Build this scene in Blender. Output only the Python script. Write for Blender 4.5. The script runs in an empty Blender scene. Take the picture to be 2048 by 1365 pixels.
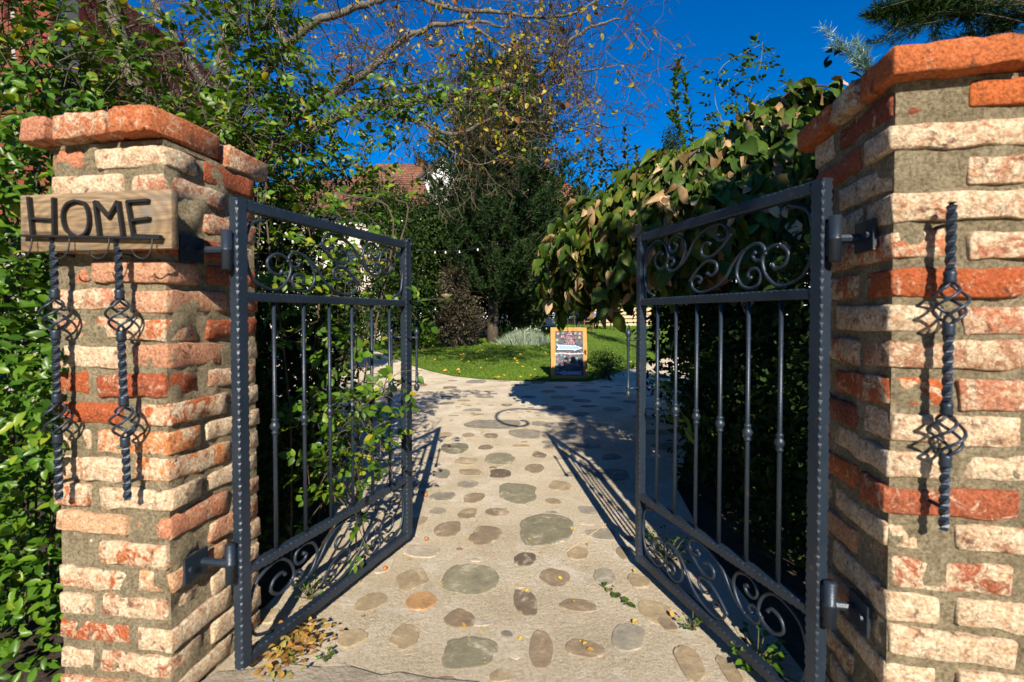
import bpy, math, random
import numpy as np
from mathutils import Vector, Matrix, noise

rnd = random.Random(7)
npr = np.random.default_rng(7)
R = math.radians
scene = bpy.context.scene
COL = scene.collection

# ------------------------------------------------------------------ camera
FPX, HOR, PITCH = 950.0, 651.9, R(1.2)
EYE = Vector((0, 0, 1.2))
cd = bpy.data.cameras.new('camera')
cam = bpy.data.objects.new('camera', cd)
COL.objects.link(cam)
cam.location = EYE
cam.rotation_euler = (R(90) - PITCH, 0, 0)
cd.sensor_width = 36
cd.lens = FPX / 2048 * 36
cd.shift_y = -(682.5 - HOR) / 2048
cd.clip_start, cd.clip_end = 0.05, 800
cd.dof.use_dof = True
cd.dof.focus_distance = 7.0
cd.dof.aperture_fstop = 4.0
scene.camera = cam

# ------------------------------------------------------------------ light
SUN_AZ, SUN_EL = R(5.2), R(31.3)          # azimuth: to the right of straight behind the camera
world = bpy.data.worlds.new('World')
scene.world = world
world.use_nodes = True
wn = world.node_tree
bg = wn.nodes['Background']
sky = wn.nodes.new('ShaderNodeTexSky')
sky.sky_type = 'NISHITA'
sky.sun_disc = False
sky.sun_elevation = SUN_EL
sky.sun_rotation = math.pi - SUN_AZ
sky.altitude = 600
sky.air_density = 1.0
sky.dust_density = 0.0
sky.ozone_density = 2.5
hs = wn.nodes.new('ShaderNodeHueSaturation')
hs.inputs['Saturation'].default_value = 1.9
hs.inputs['Value'].default_value = 1.6
hs.inputs['Hue'].default_value = .512
wn.links.new(sky.outputs[0], hs.inputs['Color'])
wn.links.new(hs.outputs[0], bg.inputs[0])
bg.inputs[1].default_value = 0.05
sl = bpy.data.lights.new('sun', 'SUN')
sl.energy = 5.0
sl.angle = R(0.5)
sl.color = (1.0, 0.9, 0.74)
sun = bpy.data.objects.new('sun', sl)
COL.objects.link(sun)
ldir = Vector((-math.sin(SUN_AZ) * math.cos(SUN_EL), math.cos(SUN_AZ) * math.cos(SUN_EL), -math.sin(SUN_EL)))
sun.rotation_euler = ldir.to_track_quat('-Z', 'Y').to_euler()
sun.location = (2, -10, 8)
scene.render.engine = 'CYCLES'
scene.view_settings.view_transform = 'Standard'
scene.view_settings.look = 'None'
scene.view_settings.gamma = 1
scene.view_settings.exposure = 0.92

# ------------------------------------------------------------------ helpers
def ray(px, py):
    a = (px - 1024) / FPX
    c = (HOR - py) / FPX
    return Vector((a, math.cos(PITCH) + c * math.sin(PITCH), -math.sin(PITCH) + c * math.cos(PITCH)))

def at(px, py, Y):
    d = ray(px, py)
    return EYE + d * (Y / d.y)

def gz(y):                      # height of the ground at distance y
    return 0.0 if y < 9 else min((y - 9) * 0.04, 1.2)

def ground(px, py):
    d = ray(px, py)
    t = -EYE.z / d.z if d.z < -1e-4 else 60
    lo, hi = 0.5, 60
    for _ in range(50):
        m = (lo + hi) / 2
        p = EYE + d * (m / d.y)
        if p.z > gz(p.y): lo = m
        else: hi = m
    return EYE + d * (lo / d.y)

def onplane(px, py, o, n):
    d = ray(px, py)
    return EYE + d * ((Vector(o) - EYE).dot(n) / d.dot(n))

def link(o, parent=None):
    COL.objects.link(o)
    if parent is not None: o.parent = parent
    return o

def thing(name, label, cat, loc=(0, 0, 0), rz=0, group=None):
    o = bpy.data.objects.new(name, None)
    o.empty_display_size = .1
    o.location = loc
    o.rotation_euler = (0, 0, rz)
    link(o)
    o['label'] = label
    o['category'] = cat
    if group: o['group'] = group
    return o

def tag(o, label=None, cat=None, group=None, kind=None):
    for k, v in (('label', label), ('category', cat), ('group', group), ('kind', kind)):
        if v: o[k] = v
    return o

def mesh(name, v, f, m=None, smooth=False):
    me = bpy.data.meshes.new(name)
    me.from_pydata([tuple(p) for p in v], [], [tuple(q) for q in f])
    if m: me.materials.append(m)
    if smooth: me.shade_smooth()
    me.update()
    return me

def obj(name, v, f, m, parent=None, smooth=False, world=False):
    if world and parent is not None:
        l = parent.location
        v = [(p[0] - l.x, p[1] - l.y, p[2] - l.z) for p in v]
    return link(bpy.data.objects.new(name, mesh(name, v, f, m, smooth)), parent)

class MB:                                     # collects shapes into one mesh
    def __init__(s): s.v, s.f = [], []
    def add(s, v, f):
        n = len(s.v)
        s.v += [Vector(p) for p in v]
        s.f += [tuple(i + n for i in q) for q in f]
        return s
    def box(s, c, h, M=None):
        v = [Vector((x * h[0], y * h[1], z * h[2])) for z in (-1, 1) for y in (-1, 1) for x in (-1, 1)]
        if M is not None: v = [M @ p for p in v]
        v = [p + Vector(c) for p in v]
        return s.add(v, [(0, 2, 3, 1), (4, 5, 7, 6), (0, 1, 5, 4), (2, 6, 7, 3), (0, 4, 6, 2), (1, 3, 7, 5)])
    def tube(s, pts, r, n=6, closed=False):
        pts = [Vector(p) for p in pts]
        rs = r if isinstance(r, (list, tuple)) else [r] * len(pts)
        k = len(s.v)
        up = None
        for i, p in enumerate(pts):
            t = (pts[min(i + 1, len(pts) - 1)] - pts[max(i - 1, 0)])
            if t.length < 1e-9: t = Vector((0, 0, 1))
            t.normalize()
            if up is None:
                up = t.orthogonal().normalized()
            else:
                up = up - t * up.dot(t)
                up = up.normalized() if up.length > 1e-6 else t.orthogonal().normalized()
            b = t.cross(up)
            for j in range(n):
                a = 2 * math.pi * j / n
                s.v.append(p + (up * math.cos(a) + b * math.sin(a)) * rs[i])
        for i in range(len(pts) - 1):
            for j in range(n):
                j2 = (j + 1) % n
                s.f.append((k + i * n + j, k + i * n + j2, k + (i + 1) * n + j2, k + (i + 1) * n + j))
        s.f.append(tuple(k + j for j in range(n))[::-1])
        s.f.append(tuple(k + (len(pts) - 1) * n + j for j in range(n)))
        return s
    def lathe(s, c, prof, n=10):              # prof: (radius, z)
        return s.tube([Vector(c) + Vector((0, 0, z)) for _, z in prof], [max(q, 1e-4) for q, _ in prof], n)
    def build(s, name, m, parent=None, smooth=False, world=False):
        return obj(name, s.v, s.f, m, parent, smooth, world)

def catmull(pts, n=6):
    pts = [Vector(p) for p in pts]
    if len(pts) < 3: return pts
    P = [pts[0] * 2 - pts[1]] + pts + [pts[-1] * 2 - pts[-2]]
    out = []
    for i in range(1, len(P) - 2):
        for k in range(n):
            t = k / n
            a, b, c, d = P[i - 1], P[i], P[i + 1], P[i + 2]
            out.append(0.5 * ((2 * b) + (c - a) * t + (2 * a - 5 * b + 4 * c - d) * t * t + (3 * b - a - 3 * c + d) * t ** 3))
    out.append(pts[-1])
    return out

# ------------------------------------------------------------------ materials
def newmat(name):
    m = bpy.data.materials.new(name)
    m.use_nodes = True
    nt = m.node_tree
    return m, nt, nt.nodes['Principled BSDF'], nt.nodes['Material Output']

def N(nt, typ, **kw):
    n = nt.nodes.new(typ)
    for k, v in kw.items():
        if k in n.inputs: n.inputs[k].default_value = v
        else: setattr(n, k, v)
    return n

def ramp(nt, stops, fac=None, interp='LINEAR'):
    n = nt.nodes.new('ShaderNodeValToRGB')
    n.color_ramp.interpolation = interp
    e = n.color_ramp.elements
    while len(e) < len(stops): e.new(0.5)
    for i, (p, c) in enumerate(stops):
        e[i].position = p
        e[i].color = (*c, 1) if len(c) == 3 else c
    if fac is not None: nt.links.new(fac, n.inputs[0])
    return n

def mix(nt, a, b, fac, mode='MIX'):
    n = nt.nodes.new('ShaderNodeMix')
    n.data_type = 'RGBA'
    n.blend_type = mode
    for sock, val in ((n.inputs[6], a), (n.inputs[7], b), (n.inputs[0], fac)):
        if hasattr(val, 'is_linked'): nt.links.new(val, sock)
        elif isinstance(val, (int, float)): sock.default_value = val
        else: sock.default_value = (*val, 1)
    return n.outputs[2]

def noise_tex(nt, scale, detail=4, rough=.6, coord='Object', dist=0):
    tc = nt.nodes.new('ShaderNodeTexCoord')
    n = N(nt, 'ShaderNodeTexNoise', Scale=scale, Detail=detail, Roughness=rough, Distortion=dist)
    nt.links.new(tc.outputs[coord], n.inputs['Vector'])
    return n

def world_noise(nt, scale, detail=4, rough=.6, dist=0, offs=None):
    g = nt.nodes.new('ShaderNodeNewGeometry')
    n = N(nt, 'ShaderNodeTexNoise', Scale=scale, Detail=detail, Roughness=rough, Distortion=dist)
    if offs is None:
        nt.links.new(g.outputs['Position'], n.inputs['Vector'])
    else:
        a = nt.nodes.new('ShaderNodeVectorMath'); a.operation = 'ADD'
        a.inputs[1].default_value = offs
        nt.links.new(g.outputs['Position'], a.inputs[0])
        nt.links.new(a.outputs[0], n.inputs['Vector'])
    return n

def bump(nt, bsdf, height, strength=.5, dist=.01):
    b = N(nt, 'ShaderNodeBump', Strength=strength, Distance=dist)
    nt.links.new(height, b.inputs['Height'])
    nt.links.new(b.outputs[0], bsdf.inputs['Normal'])
    return b

def simple(name, c1, c2=None, rough=.7, scale=8, metal=0, bstr=0, bscale=40, bdist=.005, spec=.5):
    m, nt, p, o = newmat(name)
    p.inputs['Roughness'].default_value = rough
    p.inputs['Metallic'].default_value = metal
    p.inputs['Specular IOR Level'].default_value = spec
    if c2:
        n = world_noise(nt, scale, 5, .6)
        r = ramp(nt, [(.35, c1), (.65, c2)], n.outputs[0])
        nt.links.new(r.outputs[0], p.inputs['Base Color'])
    else:
        p.inputs['Base Color'].default_value = (*c1, 1)
    if bstr:
        nb = world_noise(nt, bscale, 4, .65)
        bump(nt, p, nb.outputs[0], bstr, bdist)
    return m

def brick_mat(name, dark=1.0, cream=1.0):
    m, nt, p, o = newmat(name)
    p.inputs['Roughness'].default_value = .92
    p.inputs['Specular IOR Level'].default_value = .2
    oi = nt.nodes.new('ShaderNodeObjectInfo')
    base = ramp(nt, [(0, (.42, .105, .04)), (.15, (.55, .15, .045)), (.3, (.56, .25, .15)), (.45, (.36, .09, .04)), (.58, (.6, .32, .2)), (.7, (.27, .075, .045)),
                     (.8, (.56, .36, .22)), (.9, (.62, .19, .045)), (1, (.62, .44, .29))], oi.outputs['Random'])
    n1 = world_noise(nt, 20, 8, .76, 1.1)
    # amount of lime wash on each brick
    rr = N(nt, 'ShaderNodeMath', operation='MULTIPLY_ADD')
    md = N(nt, 'ShaderNodeMath', operation='MULTIPLY'); md.inputs[1].default_value = 7.31
    fr = N(nt, 'ShaderNodeMath', operation='FRACT')
    nt.links.new(oi.outputs['Random'], md.inputs[0]); nt.links.new(md.outputs[0], fr.inputs[0])
    nt.links.new(fr.outputs[0], rr.inputs[0]); rr.inputs[1].default_value = .34 * cream; rr.inputs[2].default_value = -.12 * (2 - cream)
    ad = N(nt, 'ShaderNodeMath', operation='ADD')
    nt.links.new(n1.outputs[0], ad.inputs[0]); nt.links.new(rr.outputs[0], ad.inputs[1])
    gp = nt.nodes.new('ShaderNodeNewGeometry'); sx_ = nt.nodes.new('ShaderNodeSeparateXYZ')
    nt.links.new(gp.outputs['Position'], sx_.inputs[0])
    mr = nt.nodes.new('ShaderNodeMapRange')
    for k_, v_ in ((1, .2), (2, 1.0), (3, .12), (4, 0)): mr.inputs[k_].default_value = v_
    nt.links.new(sx_.outputs[2], mr.inputs[0])
    ad2 = N(nt, 'ShaderNodeMath', operation='ADD')
    nt.links.new(ad.outputs[0], ad2.inputs[0]); nt.links.new(mr.outputs[0], ad2.inputs[1])
    f1 = ramp(nt, [(.5, (0, 0, 0)), (.6, (1, 1, 1))], ad2.outputs[0])
    n2 = world_noise(nt, 40, 4, .6, 0, (5, 3, 1))
    limec = ramp(nt, [(.35, (.6, .38, .24)), (.6, (.74, .62, .45))], n2.outputs[0])
    c = mix(nt, base.outputs[0], limec.outputs[0], f1.outputs[0])
    n3 = world_noise(nt, 26, 5, .7, .3, (9, 2, 4))
    f3 = ramp(nt, [(.57, (0, 0, 0)), (.66, (.8, .8, .8))], n3.outputs[0])
    c = mix(nt, c, (.14, .055, .035), f3.outputs[0])
    n4 = world_noise(nt, 120, 3, .6)
    f4 = ramp(nt, [(.32, (.55, .52, .5)), (.62, (1.12, 1.12, 1.1))], n4.outputs[0])
    c = mix(nt, c, f4.outputs[0], 1.0, 'MULTIPLY')
    nt.links.new(c, p.inputs['Base Color'])
    nb = world_noise(nt, 75, 6, .72)
    bump(nt, p, nb.outputs[0], 1, .014)
    return m

M = {}
M['brick'] = brick_mat('old_brick')
M['cap'] = brick_mat('cap_brick', cream=.8)
def mortar_mat():
    m, nt, p, o = newmat('mortar')
    p.inputs['Roughness'].default_value = .95
    p.inputs['Specular IOR Level'].default_value = .15
    n = world_noise(nt, 14, 7, .7)
    r = ramp(nt, [(.3, (.3, .25, .165)), (.5, (.45, .38, .26)), (.7, (.6, .52, .375))], n.outputs[0])
    g = world_noise(nt, 110, 4, .75)
    gr_ = ramp(nt, [(.36, (.5, .47, .42)), (.6, (1.2, 1.18, 1.12))], g.outputs[0])
    nt.links.new(mix(nt, r.outputs[0], gr_.outputs[0], 1, 'MULTIPLY'), p.inputs['Base Color'])
    nb = world_noise(nt, 55, 9, .85)
    bump(nt, p, nb.outputs[0], 1, .035)
    return m
M['mortar'] = mortar_mat()
def iron_mat():
    m, nt, p, o = newmat('painted_iron')
    n = world_noise(nt, 30, 6, .75)
    f = ramp(nt, [(.62, (0, 0, 0)), (.7, (.8, .8, .8))], n.outputs[0])
    n2 = world_noise(nt, 6, 3, .6)
    b = ramp(nt, [(.3, (.013, .022, .037)), (.7, (.022, .035, .056))], n2.outputs[0])
    c = mix(nt, b.outputs[0], (.16, .085, .045), f.outputs[0])
    nt.links.new(c, p.inputs['Base Color'])
    p.inputs['Roughness'].default_value = .42
    p.inputs['Metallic'].default_value = .25
    nb = world_noise(nt, 120, 3, .5)
    bump(nt, p, nb.outputs[0], .25, .003)
    return m
M['iron'] = iron_mat()
M['black_iron'] = simple('black_iron', (.012, .013, .015), (.02, .018, .017), rough=.5, metal=.3, bstr=.2)
def wood_mat(name, c1, c2, c3, ax=(3, 30, 30)):
    m, nt, p, o = newmat(name)
    tc = nt.nodes.new('ShaderNodeTexCoord')
    mp = nt.nodes.new('ShaderNodeMapping')
    mp.inputs['Scale'].default_value = ax
    nt.links.new(tc.outputs['Object'], mp.inputs[0])
    n = N(nt, 'ShaderNodeTexNoise', Scale=1.6, Detail=7, Roughness=.65, Distortion=1.2)
    nt.links.new(mp.outputs[0], n.inputs['Vector'])
    r = ramp(nt, [(.3, c1), (.5, c2), (.7, c3)], n.outputs[0])
    nt.links.new(r.outputs[0], p.inputs['Base Color'])
    p.inputs['Roughness'].default_value = .75
    bump(nt, p, n.outputs[0], .35, .004)
    return m
def plank_mat():
    m = wood_mat('weathered_pine', (.07, .048, .03), (.2, .135, .075), (.33, .24, .13), (2.2, 45, 45))
    nt = m.node_tree; p = nt.nodes['Principled BSDF']
    src = p.inputs['Base Color'].links[0].from_socket
    tc = nt.nodes.new('ShaderNodeTexCoord')
    w = N(nt, 'ShaderNodeTexWave', Scale=9, Distortion=3.5, Detail=3); w.wave_type = 'RINGS'; w.rings_direction = 'SPHERICAL'
    mp = nt.nodes.new('ShaderNodeMapping'); mp.inputs['Location'].default_value = (.03, 0, .02); mp.inputs['Scale'].default_value = (1, 2, 2.2)
    nt.links.new(tc.outputs['Object'], mp.inputs[0]); nt.links.new(mp.outputs[0], w.inputs[0])
    wr = ramp(nt, [(.2, (.55, .5, .45)), (.7, (1.1, 1.08, 1.05))], w.outputs[0])
    c = mix(nt, src, wr.outputs[0], .45, 'MULTIPLY')
    n = noise_tex(nt, 9, 5, .7); f = ramp(nt, [(.5, (0, 0, 0)), (.7, (.8, .8, .8))], n.outputs[0])
    c = mix(nt, c, (.13, .115, .1), f.outputs[0])
    nt.links.new(c, p.inputs['Base Color'])
    return m
M['plank'] = plank_mat() if True else wood_mat('weathered_pine', (.1, .07, .045), (.22, .155, .085), (.34, .26, .15))
M['board_wood'] = wood_mat('orange_wood', (.34, .15, .035), (.44, .21, .05), (.5, .26, .08), (20, 20, 3))
M['brown_wood'] = simple('brown_wood', (.1, .04, .015), (.2, .09, .04), rough=.7)
M['pale_wood'] = simple('pale_wood', (.4, .3, .16), (.55, .42, .25), rough=.8)
M['white_wall'] = simple('white_wall', (.7, .7, .68), (.78, .78, .76), rough=.9, scale=2, bstr=.15)
M['cream_wall'] = simple('cream_wall', (.5, .46, .38), (.62, .57, .48), rough=.9, scale=2, bstr=.15)
M['dark_trim'] = simple('dark_trim', (.03, .018, .012), rough=.7)
M['glass'] = simple('window_glass', (.03, .04, .05), rough=.1)
def concrete():
    m, nt, p, o = newmat('path_concrete')
    p.inputs['Roughness'].default_value = .95
    p.inputs['Specular IOR Level'].default_value = .15
    a = world_noise(nt, 2.2, 6, .65)
    b = world_noise(nt, 70, 5, .75)
    c0 = ramp(nt, [(.3, (.5, .42, .3)), (.5, (.64, .55, .41)), (.72, (.74, .66, .52))], a.outputs[0])
    c1 = ramp(nt, [(.3, (.68, .65, .6)), (.55, (1.08, 1.07, 1.05))], b.outputs[0])
    c = mix(nt, c0.outputs[0], c1.outputs[0], 1, 'MULTIPLY')
    s = world_noise(nt, 9, 6, .8, 1)
    f = ramp(nt, [(.62, (0, 0, 0)), (.75, (.6, .6, .6))], s.outputs[0])
    c = mix(nt, c, (.3, .22, .13), f.outputs[0])
    nt.links.new(c, p.inputs['Base Color'])
    q = world_noise(nt, 150, 3, .7)
    qf = ramp(nt, [(.6, (0, 0, 0)), (.7, (.75, .75, .75))], q.outputs[0])
    c = mix(nt, c, (.28, .21, .13), qf.outputs[0])
    w = world_noise(nt, 4.5, 7, .75, .8, (3, 8, 1))
    wf = ramp(nt, [(.52, (0, 0, 0)), (.64, (.7, .7, .7))], w.outputs[0])
    c = mix(nt, c, (.78, .71, .6), wf.outputs[0])
    nt.links.new(c, p.inputs['Base Color'])
    bb = world_noise(nt, 38, 9, .85)
    bump(nt, p, bb.outputs[0], 1, .02)
    return m
M['concrete'] = concrete()
def stone_mat():
    m, nt, p, o = newmat('path_stone')
    p.inputs['Roughness'].default_value = .85
    oi = nt.nodes.new('ShaderNodeObjectInfo')
    a = world_noise(nt, 11, 6, .7, .5)
    b = world_noise(nt, 60, 5, .7)
    c1 = ramp(nt, [(.3, (.62, .62, .62)), (.7, (1.25, 1.22, 1.18))], a.outputs[0])
    c2 = ramp(nt, [(.3, (.8, .8, .8)), (.65, (1.08, 1.08, 1.08))], b.outputs[0])
    c = mix(nt, oi.outputs['Color'], c1.outputs[0], 1, 'MULTIPLY')
    c = mix(nt, c, c2.outputs[0], 1, 'MULTIPLY')
    f = ramp(nt, [(.56, (0, 0, 0)), (.68, (.75, .75, .75))], a.outputs[0])
    c = mix(nt, c, (.5, .44, .34), f.outputs[0])
    nt.links.new(c, p.inputs['Base Color'])
    bump(nt, p, b.outputs[0], .5, .006)
    return m
M['stone'] = stone_mat()
M['soil'] = simple('soil', (.018, .012, .007), (.045, .03, .016), rough=1, scale=12, bstr=.8, bscale=30, bdist=.03)

def leaf_mat(name, stops, rough=.42, trans=.3, spec=.28):
    m, nt, p, out = newmat(name)
    oi = nt.nodes.new('ShaderNodeObjectInfo')
    at_ = nt.nodes.new('ShaderNodeAttribute'); at_.attribute_name = 'tint'
    ad = N(nt, 'ShaderNodeMath', operation='ADD')
    nt.links.new(oi.outputs['Random'], ad.inputs[0]); nt.links.new(at_.outputs['Fac'], ad.inputs[1])
    fr = N(nt, 'ShaderNodeMath', operation='FRACT'); nt.links.new(ad.outputs[0], fr.inputs[0])
    r = ramp(nt, stops, fr.outputs[0])
    n = world_noise(nt, 35, 3, .6)
    v = ramp(nt, [(.3, (.8, .8, .8)), (.7, (1.15, 1.15, 1.15))], n.outputs[0])
    c = mix(nt, r.outputs[0], v.outputs[0], 1, 'MULTIPLY')
    nt.links.new(c, p.inputs['Base Color'])
    p.inputs['Roughness'].default_value = rough
    p.inputs['Specular IOR Level'].default_value = spec
    t = nt.nodes.new('ShaderNodeBsdfTranslucent')
    tcol = mix(nt, c, (1.3, 1.5, .45), 1, 'MULTIPLY')
    nt.links.new(tcol, t.inputs[0])
    ms = nt.nodes.new('ShaderNodeMixShader'); ms.inputs[0].default_value = trans
    nt.links.new(p.outputs[0], ms.inputs[1]); nt.links.new(t.outputs[0], ms.inputs[2])
    nt.links.new(ms.outputs[0], out.inputs[0])
    return m
M['rose_leaf'] = leaf_mat('rose_leaf', [(0, (.03, .075, .007)), (.4, (.05, .115, .008)), (.75, (.09, .175, .011)), (.94, (.15, .21, .015)), (1, (.35, .28, .02))], trans=.24)
M['shrub_leaf'] = leaf_mat('shrub_leaf', [(0, (.02, .045, .006)), (.5, (.032, .07, .008)), (.9, (.06, .11, .011)), (1, (.14, .16, .02))], trans=.18, spec=.15)
M['hedge_leaf'] = leaf_mat('hedge_leaf', [(0, (.03, .08, .008)), (.5, (.055, .13, .01)), (.9, (.095, .19, .013)), (1, (.2, .24, .02))], rough=.35, trans=.2)
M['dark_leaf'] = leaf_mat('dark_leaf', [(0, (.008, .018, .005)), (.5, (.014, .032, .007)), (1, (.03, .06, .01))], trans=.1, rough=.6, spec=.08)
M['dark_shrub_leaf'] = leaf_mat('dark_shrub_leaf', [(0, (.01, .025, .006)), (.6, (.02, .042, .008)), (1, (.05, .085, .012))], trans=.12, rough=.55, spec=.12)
M['mulberry_leaf'] = leaf_mat('mulberry_leaf', [(0, (.028, .06, .008)), (.35, (.042, .082, .009)), (.6, (.065, .11, .012)), (.78, (.13, .145, .018)), (.87, (.12, .07, .03)), (.93, (.34, .22, .11)), (1, (.52, .37, .22))], rough=.5, trans=.16, spec=.2)
M['yellow_leaf'] = leaf_mat('yellow_leaf', [(0, (.3, .2, .015)), (.5, (.42, .32, .015)), (.8, (.2, .24, .02)), (1, (.3, .12, .03))])
M['fallen_leaf'] = leaf_mat('fallen_leaf', [(0, (.5, .3, .05)), (.4, (.6, .42, .05)), (.7, (.4, .2, .05)), (1, (.5, .5, .08))], trans=.1)
M['litter_leaf'] = leaf_mat('litter_leaf', [(0, (.2, .1, .03)), (.4, (.42, .26, .05)), (.7, (.3, .15, .05)), (.85, (.1, .15, .02)), (1, (.45, .33, .1))], trans=.1)
M['brown_leaf'] = leaf_mat('brown_leaf', [(0, (.2, .07, .02)), (1, (.32, .14, .05))])
M['pine_needle'] = leaf_mat('pine_needle', [(0, (.01, .024, .009)), (.6, (.018, .04, .013)), (1, (.04, .068, .018))], trans=.08, spec=.05)
M['blue_needle'] = leaf_mat('blue_needle', [(0, (.12, .22, .2)), (1, (.25, .38, .34))], trans=.1)
M['grey_leaf'] = leaf_mat('lavender_leaf', [(0, (.16, .22, .15)), (1, (.36, .42, .32))], trans=.1)
M['purple_leaf'] = leaf_mat('barberry_leaf', [(0, (.03, .022, .018)), (.6, (.06, .045, .03)), (1, (.07, .08, .03))], trans=.12)
M['olive_leaf'] = leaf_mat('fruit_leaf', [(0, (.022, .042, .01)), (.6, (.04, .07, .016)), (1, (.1, .13, .04))], trans=.2)
M['grass'] = leaf_mat('grass_blade', [(0, (.05, .11, .005)), (.6, (.09, .17, .008)), (1, (.16, .23, .014))], trans=.25, rough=.6)
M['petal'] = leaf_mat('rose_petal', [(0, (.75, .6, .45)), (1, (.85, .75, .6))], trans=.3)
M['bark'] = simple('grey_bark', (.07, .058, .043), (.18, .155, .115), rough=.95, scale=25, bstr=.8, bscale=60, bdist=.02)
M['twig'] = simple('twig_bark', (.045, .032, .022), (.1, .075, .05), rough=.9, scale=20)
M['dark_bark'] = simple('dark_bark', (.04, .03, .02), (.09, .07, .045), rough=.95, scale=20, bstr=.6, bscale=50, bdist=.02)
M['stem'] = simple('green_stem', (.09, .13, .03), (.13, .1, .04), rough=.7, scale=6)

# ------------------------------------------------------------------ leaves
def leaf_tpl(w=.5, rows=3, fold=.12, droop=.15, lobed=0, broad=.45, wave=0):
    """Leaf along +Y, length 1, normal +Z."""
    v = [(0, 0, 0)]
    prof = []
    for i in range(1, rows + 1):
        t = i / (rows + 1)
        ww = w / 2 * (math.sin(math.pi * t ** (.5 + .55 * (1 - broad))) ** .75)
        prof.append((t, ww))
    for i, (t, ww) in enumerate(prof):
        z = -droop * t * t
        if lobed and i % 2: ww *= 1 - lobed
        wv = wave * math.sin(7 * t)
        v += [(-ww, t, z + fold * ww * 2 + wv), (0, t, z), (ww, t, z + fold * ww * 2 - wv)]
    v.append((0, 1, -droop))
    f = [(0, 2, 1), (0, 3, 2)]
    for i in range(rows - 1):
        a = 1 + i * 3
        f += [(a, a + 1, a + 4, a + 3), (a + 1, a + 2, a + 5, a + 4)]
    a = 1 + (rows - 1) * 3
    e = len(v) - 1
    f += [(a, a + 1, e), (a + 1, a + 2, e)]
    return np.array(v, float), f

def needle_tpl():
    return np.array([(-.5, 0, 0), (.5, 0, 0), (0, 1, 0)], float), [(0, 1, 2)]

def tri_faces(f):
    out = []
    for q in f:
        out.append(q[:3])
        if len(q) == 4: out.append((q[0], q[2], q[3]))
    return np.array(out, int)

class Leaves:
    """Leaves of one plant: position, direction, normal, size each."""
    def __init__(s): s.p, s.d, s.n, s.s = [], [], [], []
    def add(s, p, d, n, size):
        s.p.append(tuple(p)); s.d.append(tuple(d)); s.n.append(tuple(n)); s.s.append(size)
    def build(s, root, mat, tpl, nparts=0, name='leaf', stuff='foliage', smooth=True):
        if not s.p: return
        if not isinstance(tpl, list): tpl = [tpl]
        P = np.array(s.p); D = np.array(s.d); Nn = np.array(s.n); S = np.array(s.s)
        D /= np.linalg.norm(D, axis=1)[:, None] + 1e-9
        X = np.cross(D, Nn); X /= np.linalg.norm(X, axis=1)[:, None] + 1e-9
        Z = np.cross(X, D)
        loc = np.array(root.location) if root is not None else np.zeros(3)
        dist = np.linalg.norm(P - np.array(EYE), axis=1)
        order = np.argsort(dist / S)
        if nparts:
            # largest in the photo and inside the frame
            inside = (np.abs(P[:, 0] / np.maximum(P[:, 1], .1)) < 1.12) & (np.abs((P[:, 2] - 1.2) / np.maximum(P[:, 1], .1) ) < .8)
            order = np.array([i for i in order if inside[i]] + [i for i in order if not inside[i]])
            meshes = []
            for k, (tv, tf) in enumerate(tpl):
                meshes.append(mesh(name, tv, tf, mat, smooth))
            for i in order[:nparts]:
                o = bpy.data.objects.new(name, meshes[i % len(meshes)])
                m4 = Matrix.Identity(4)
                for r_ in range(3):
                    m4[r_][0], m4[r_][1], m4[r_][2] = X[i, r_] * S[i], D[i, r_] * S[i], Z[i, r_] * S[i]
                    m4[r_][3] = P[i, r_] - loc[r_]
                link(o, root)
                o.matrix_basis = m4
            order = order[nparts:]
        if len(order) == 0: return
        vs, fs, tint, off = [], [], [], 0
        for k, (tv, tf) in enumerate(tpl):
            idx = order[k::len(tpl)]
            if len(idx) == 0: continue
            T = tri_faces(tf)
            V = (X[idx][:, None, :] * tv[None, :, 0, None] + D[idx][:, None, :] * tv[None, :, 1, None] + Z[idx][:, None, :] * tv[None, :, 2, None]) * S[idx][:, None, None] + P[idx][:, None, :] - loc
            F = T[None] + (np.arange(len(idx)) * len(tv))[:, None, None] + off
            vs.append(V.reshape(-1, 3)); fs.append(F.reshape(-1, 3))
            tint.append(np.repeat(npr.random(len(idx)), len(T)))
            off += len(idx) * len(tv)
        V = np.concatenate(vs); F = np.concatenate(fs); T = np.concatenate(tint)
        me = bpy.data.meshes.new(stuff)
        me.vertices.add(len(V)); me.vertices.foreach_set('co', V.ravel())
        me.loops.add(F.size); me.loops.foreach_set('vertex_index', F.ravel())
        me.polygons.add(len(F)); me.polygons.foreach_set('loop_start', np.arange(0, F.size, 3)); me.polygons.foreach_set('loop_total', np.full(len(F), 3))
        a = me.attributes.new('tint', 'FLOAT', 'FACE'); a.data.foreach_set('value', T)
        me.materials.append(mat)
        me.update(calc_edges=True)
        if smooth: me.shade_smooth()
        o = bpy.data.objects.new(stuff, me)
        link(o, root)
        o['kind'] = 'stuff'
        return o

def rv():
    while True:
        v = Vector((rnd.uniform(-1, 1), rnd.uniform(-1, 1), rnd.uniform(-1, 1)))
        if .05 < v.length < 1: return v.normalized()

UP = Vector((0, 0, 1))
def compound(L, p, d, size, n=5, flat=None):
    """A rose leaf: n leaflets on a rachis."""
    d = d.normalized()
    nn = (UP * .8 + rv() * .7 + Vector((0, -.35, 0))).normalized() if flat is None else flat
    side = d.cross(nn).normalized()
    for k in range(n // 2):
        q = p + d * size * (.55 + .75 * k) + nn * 0
        for s in (-1, 1):
            L.add(q, side * s + d * .55 + rv() * .2, nn + rv() * .3, size * rnd.uniform(.8, 1.05) * (.85 + .15 * k))
    L.add(p + d * size * (.55 + .75 * (n // 2 - 1) + .35), d + rv() * .15, nn + rv() * .25, size * 1.15)

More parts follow.
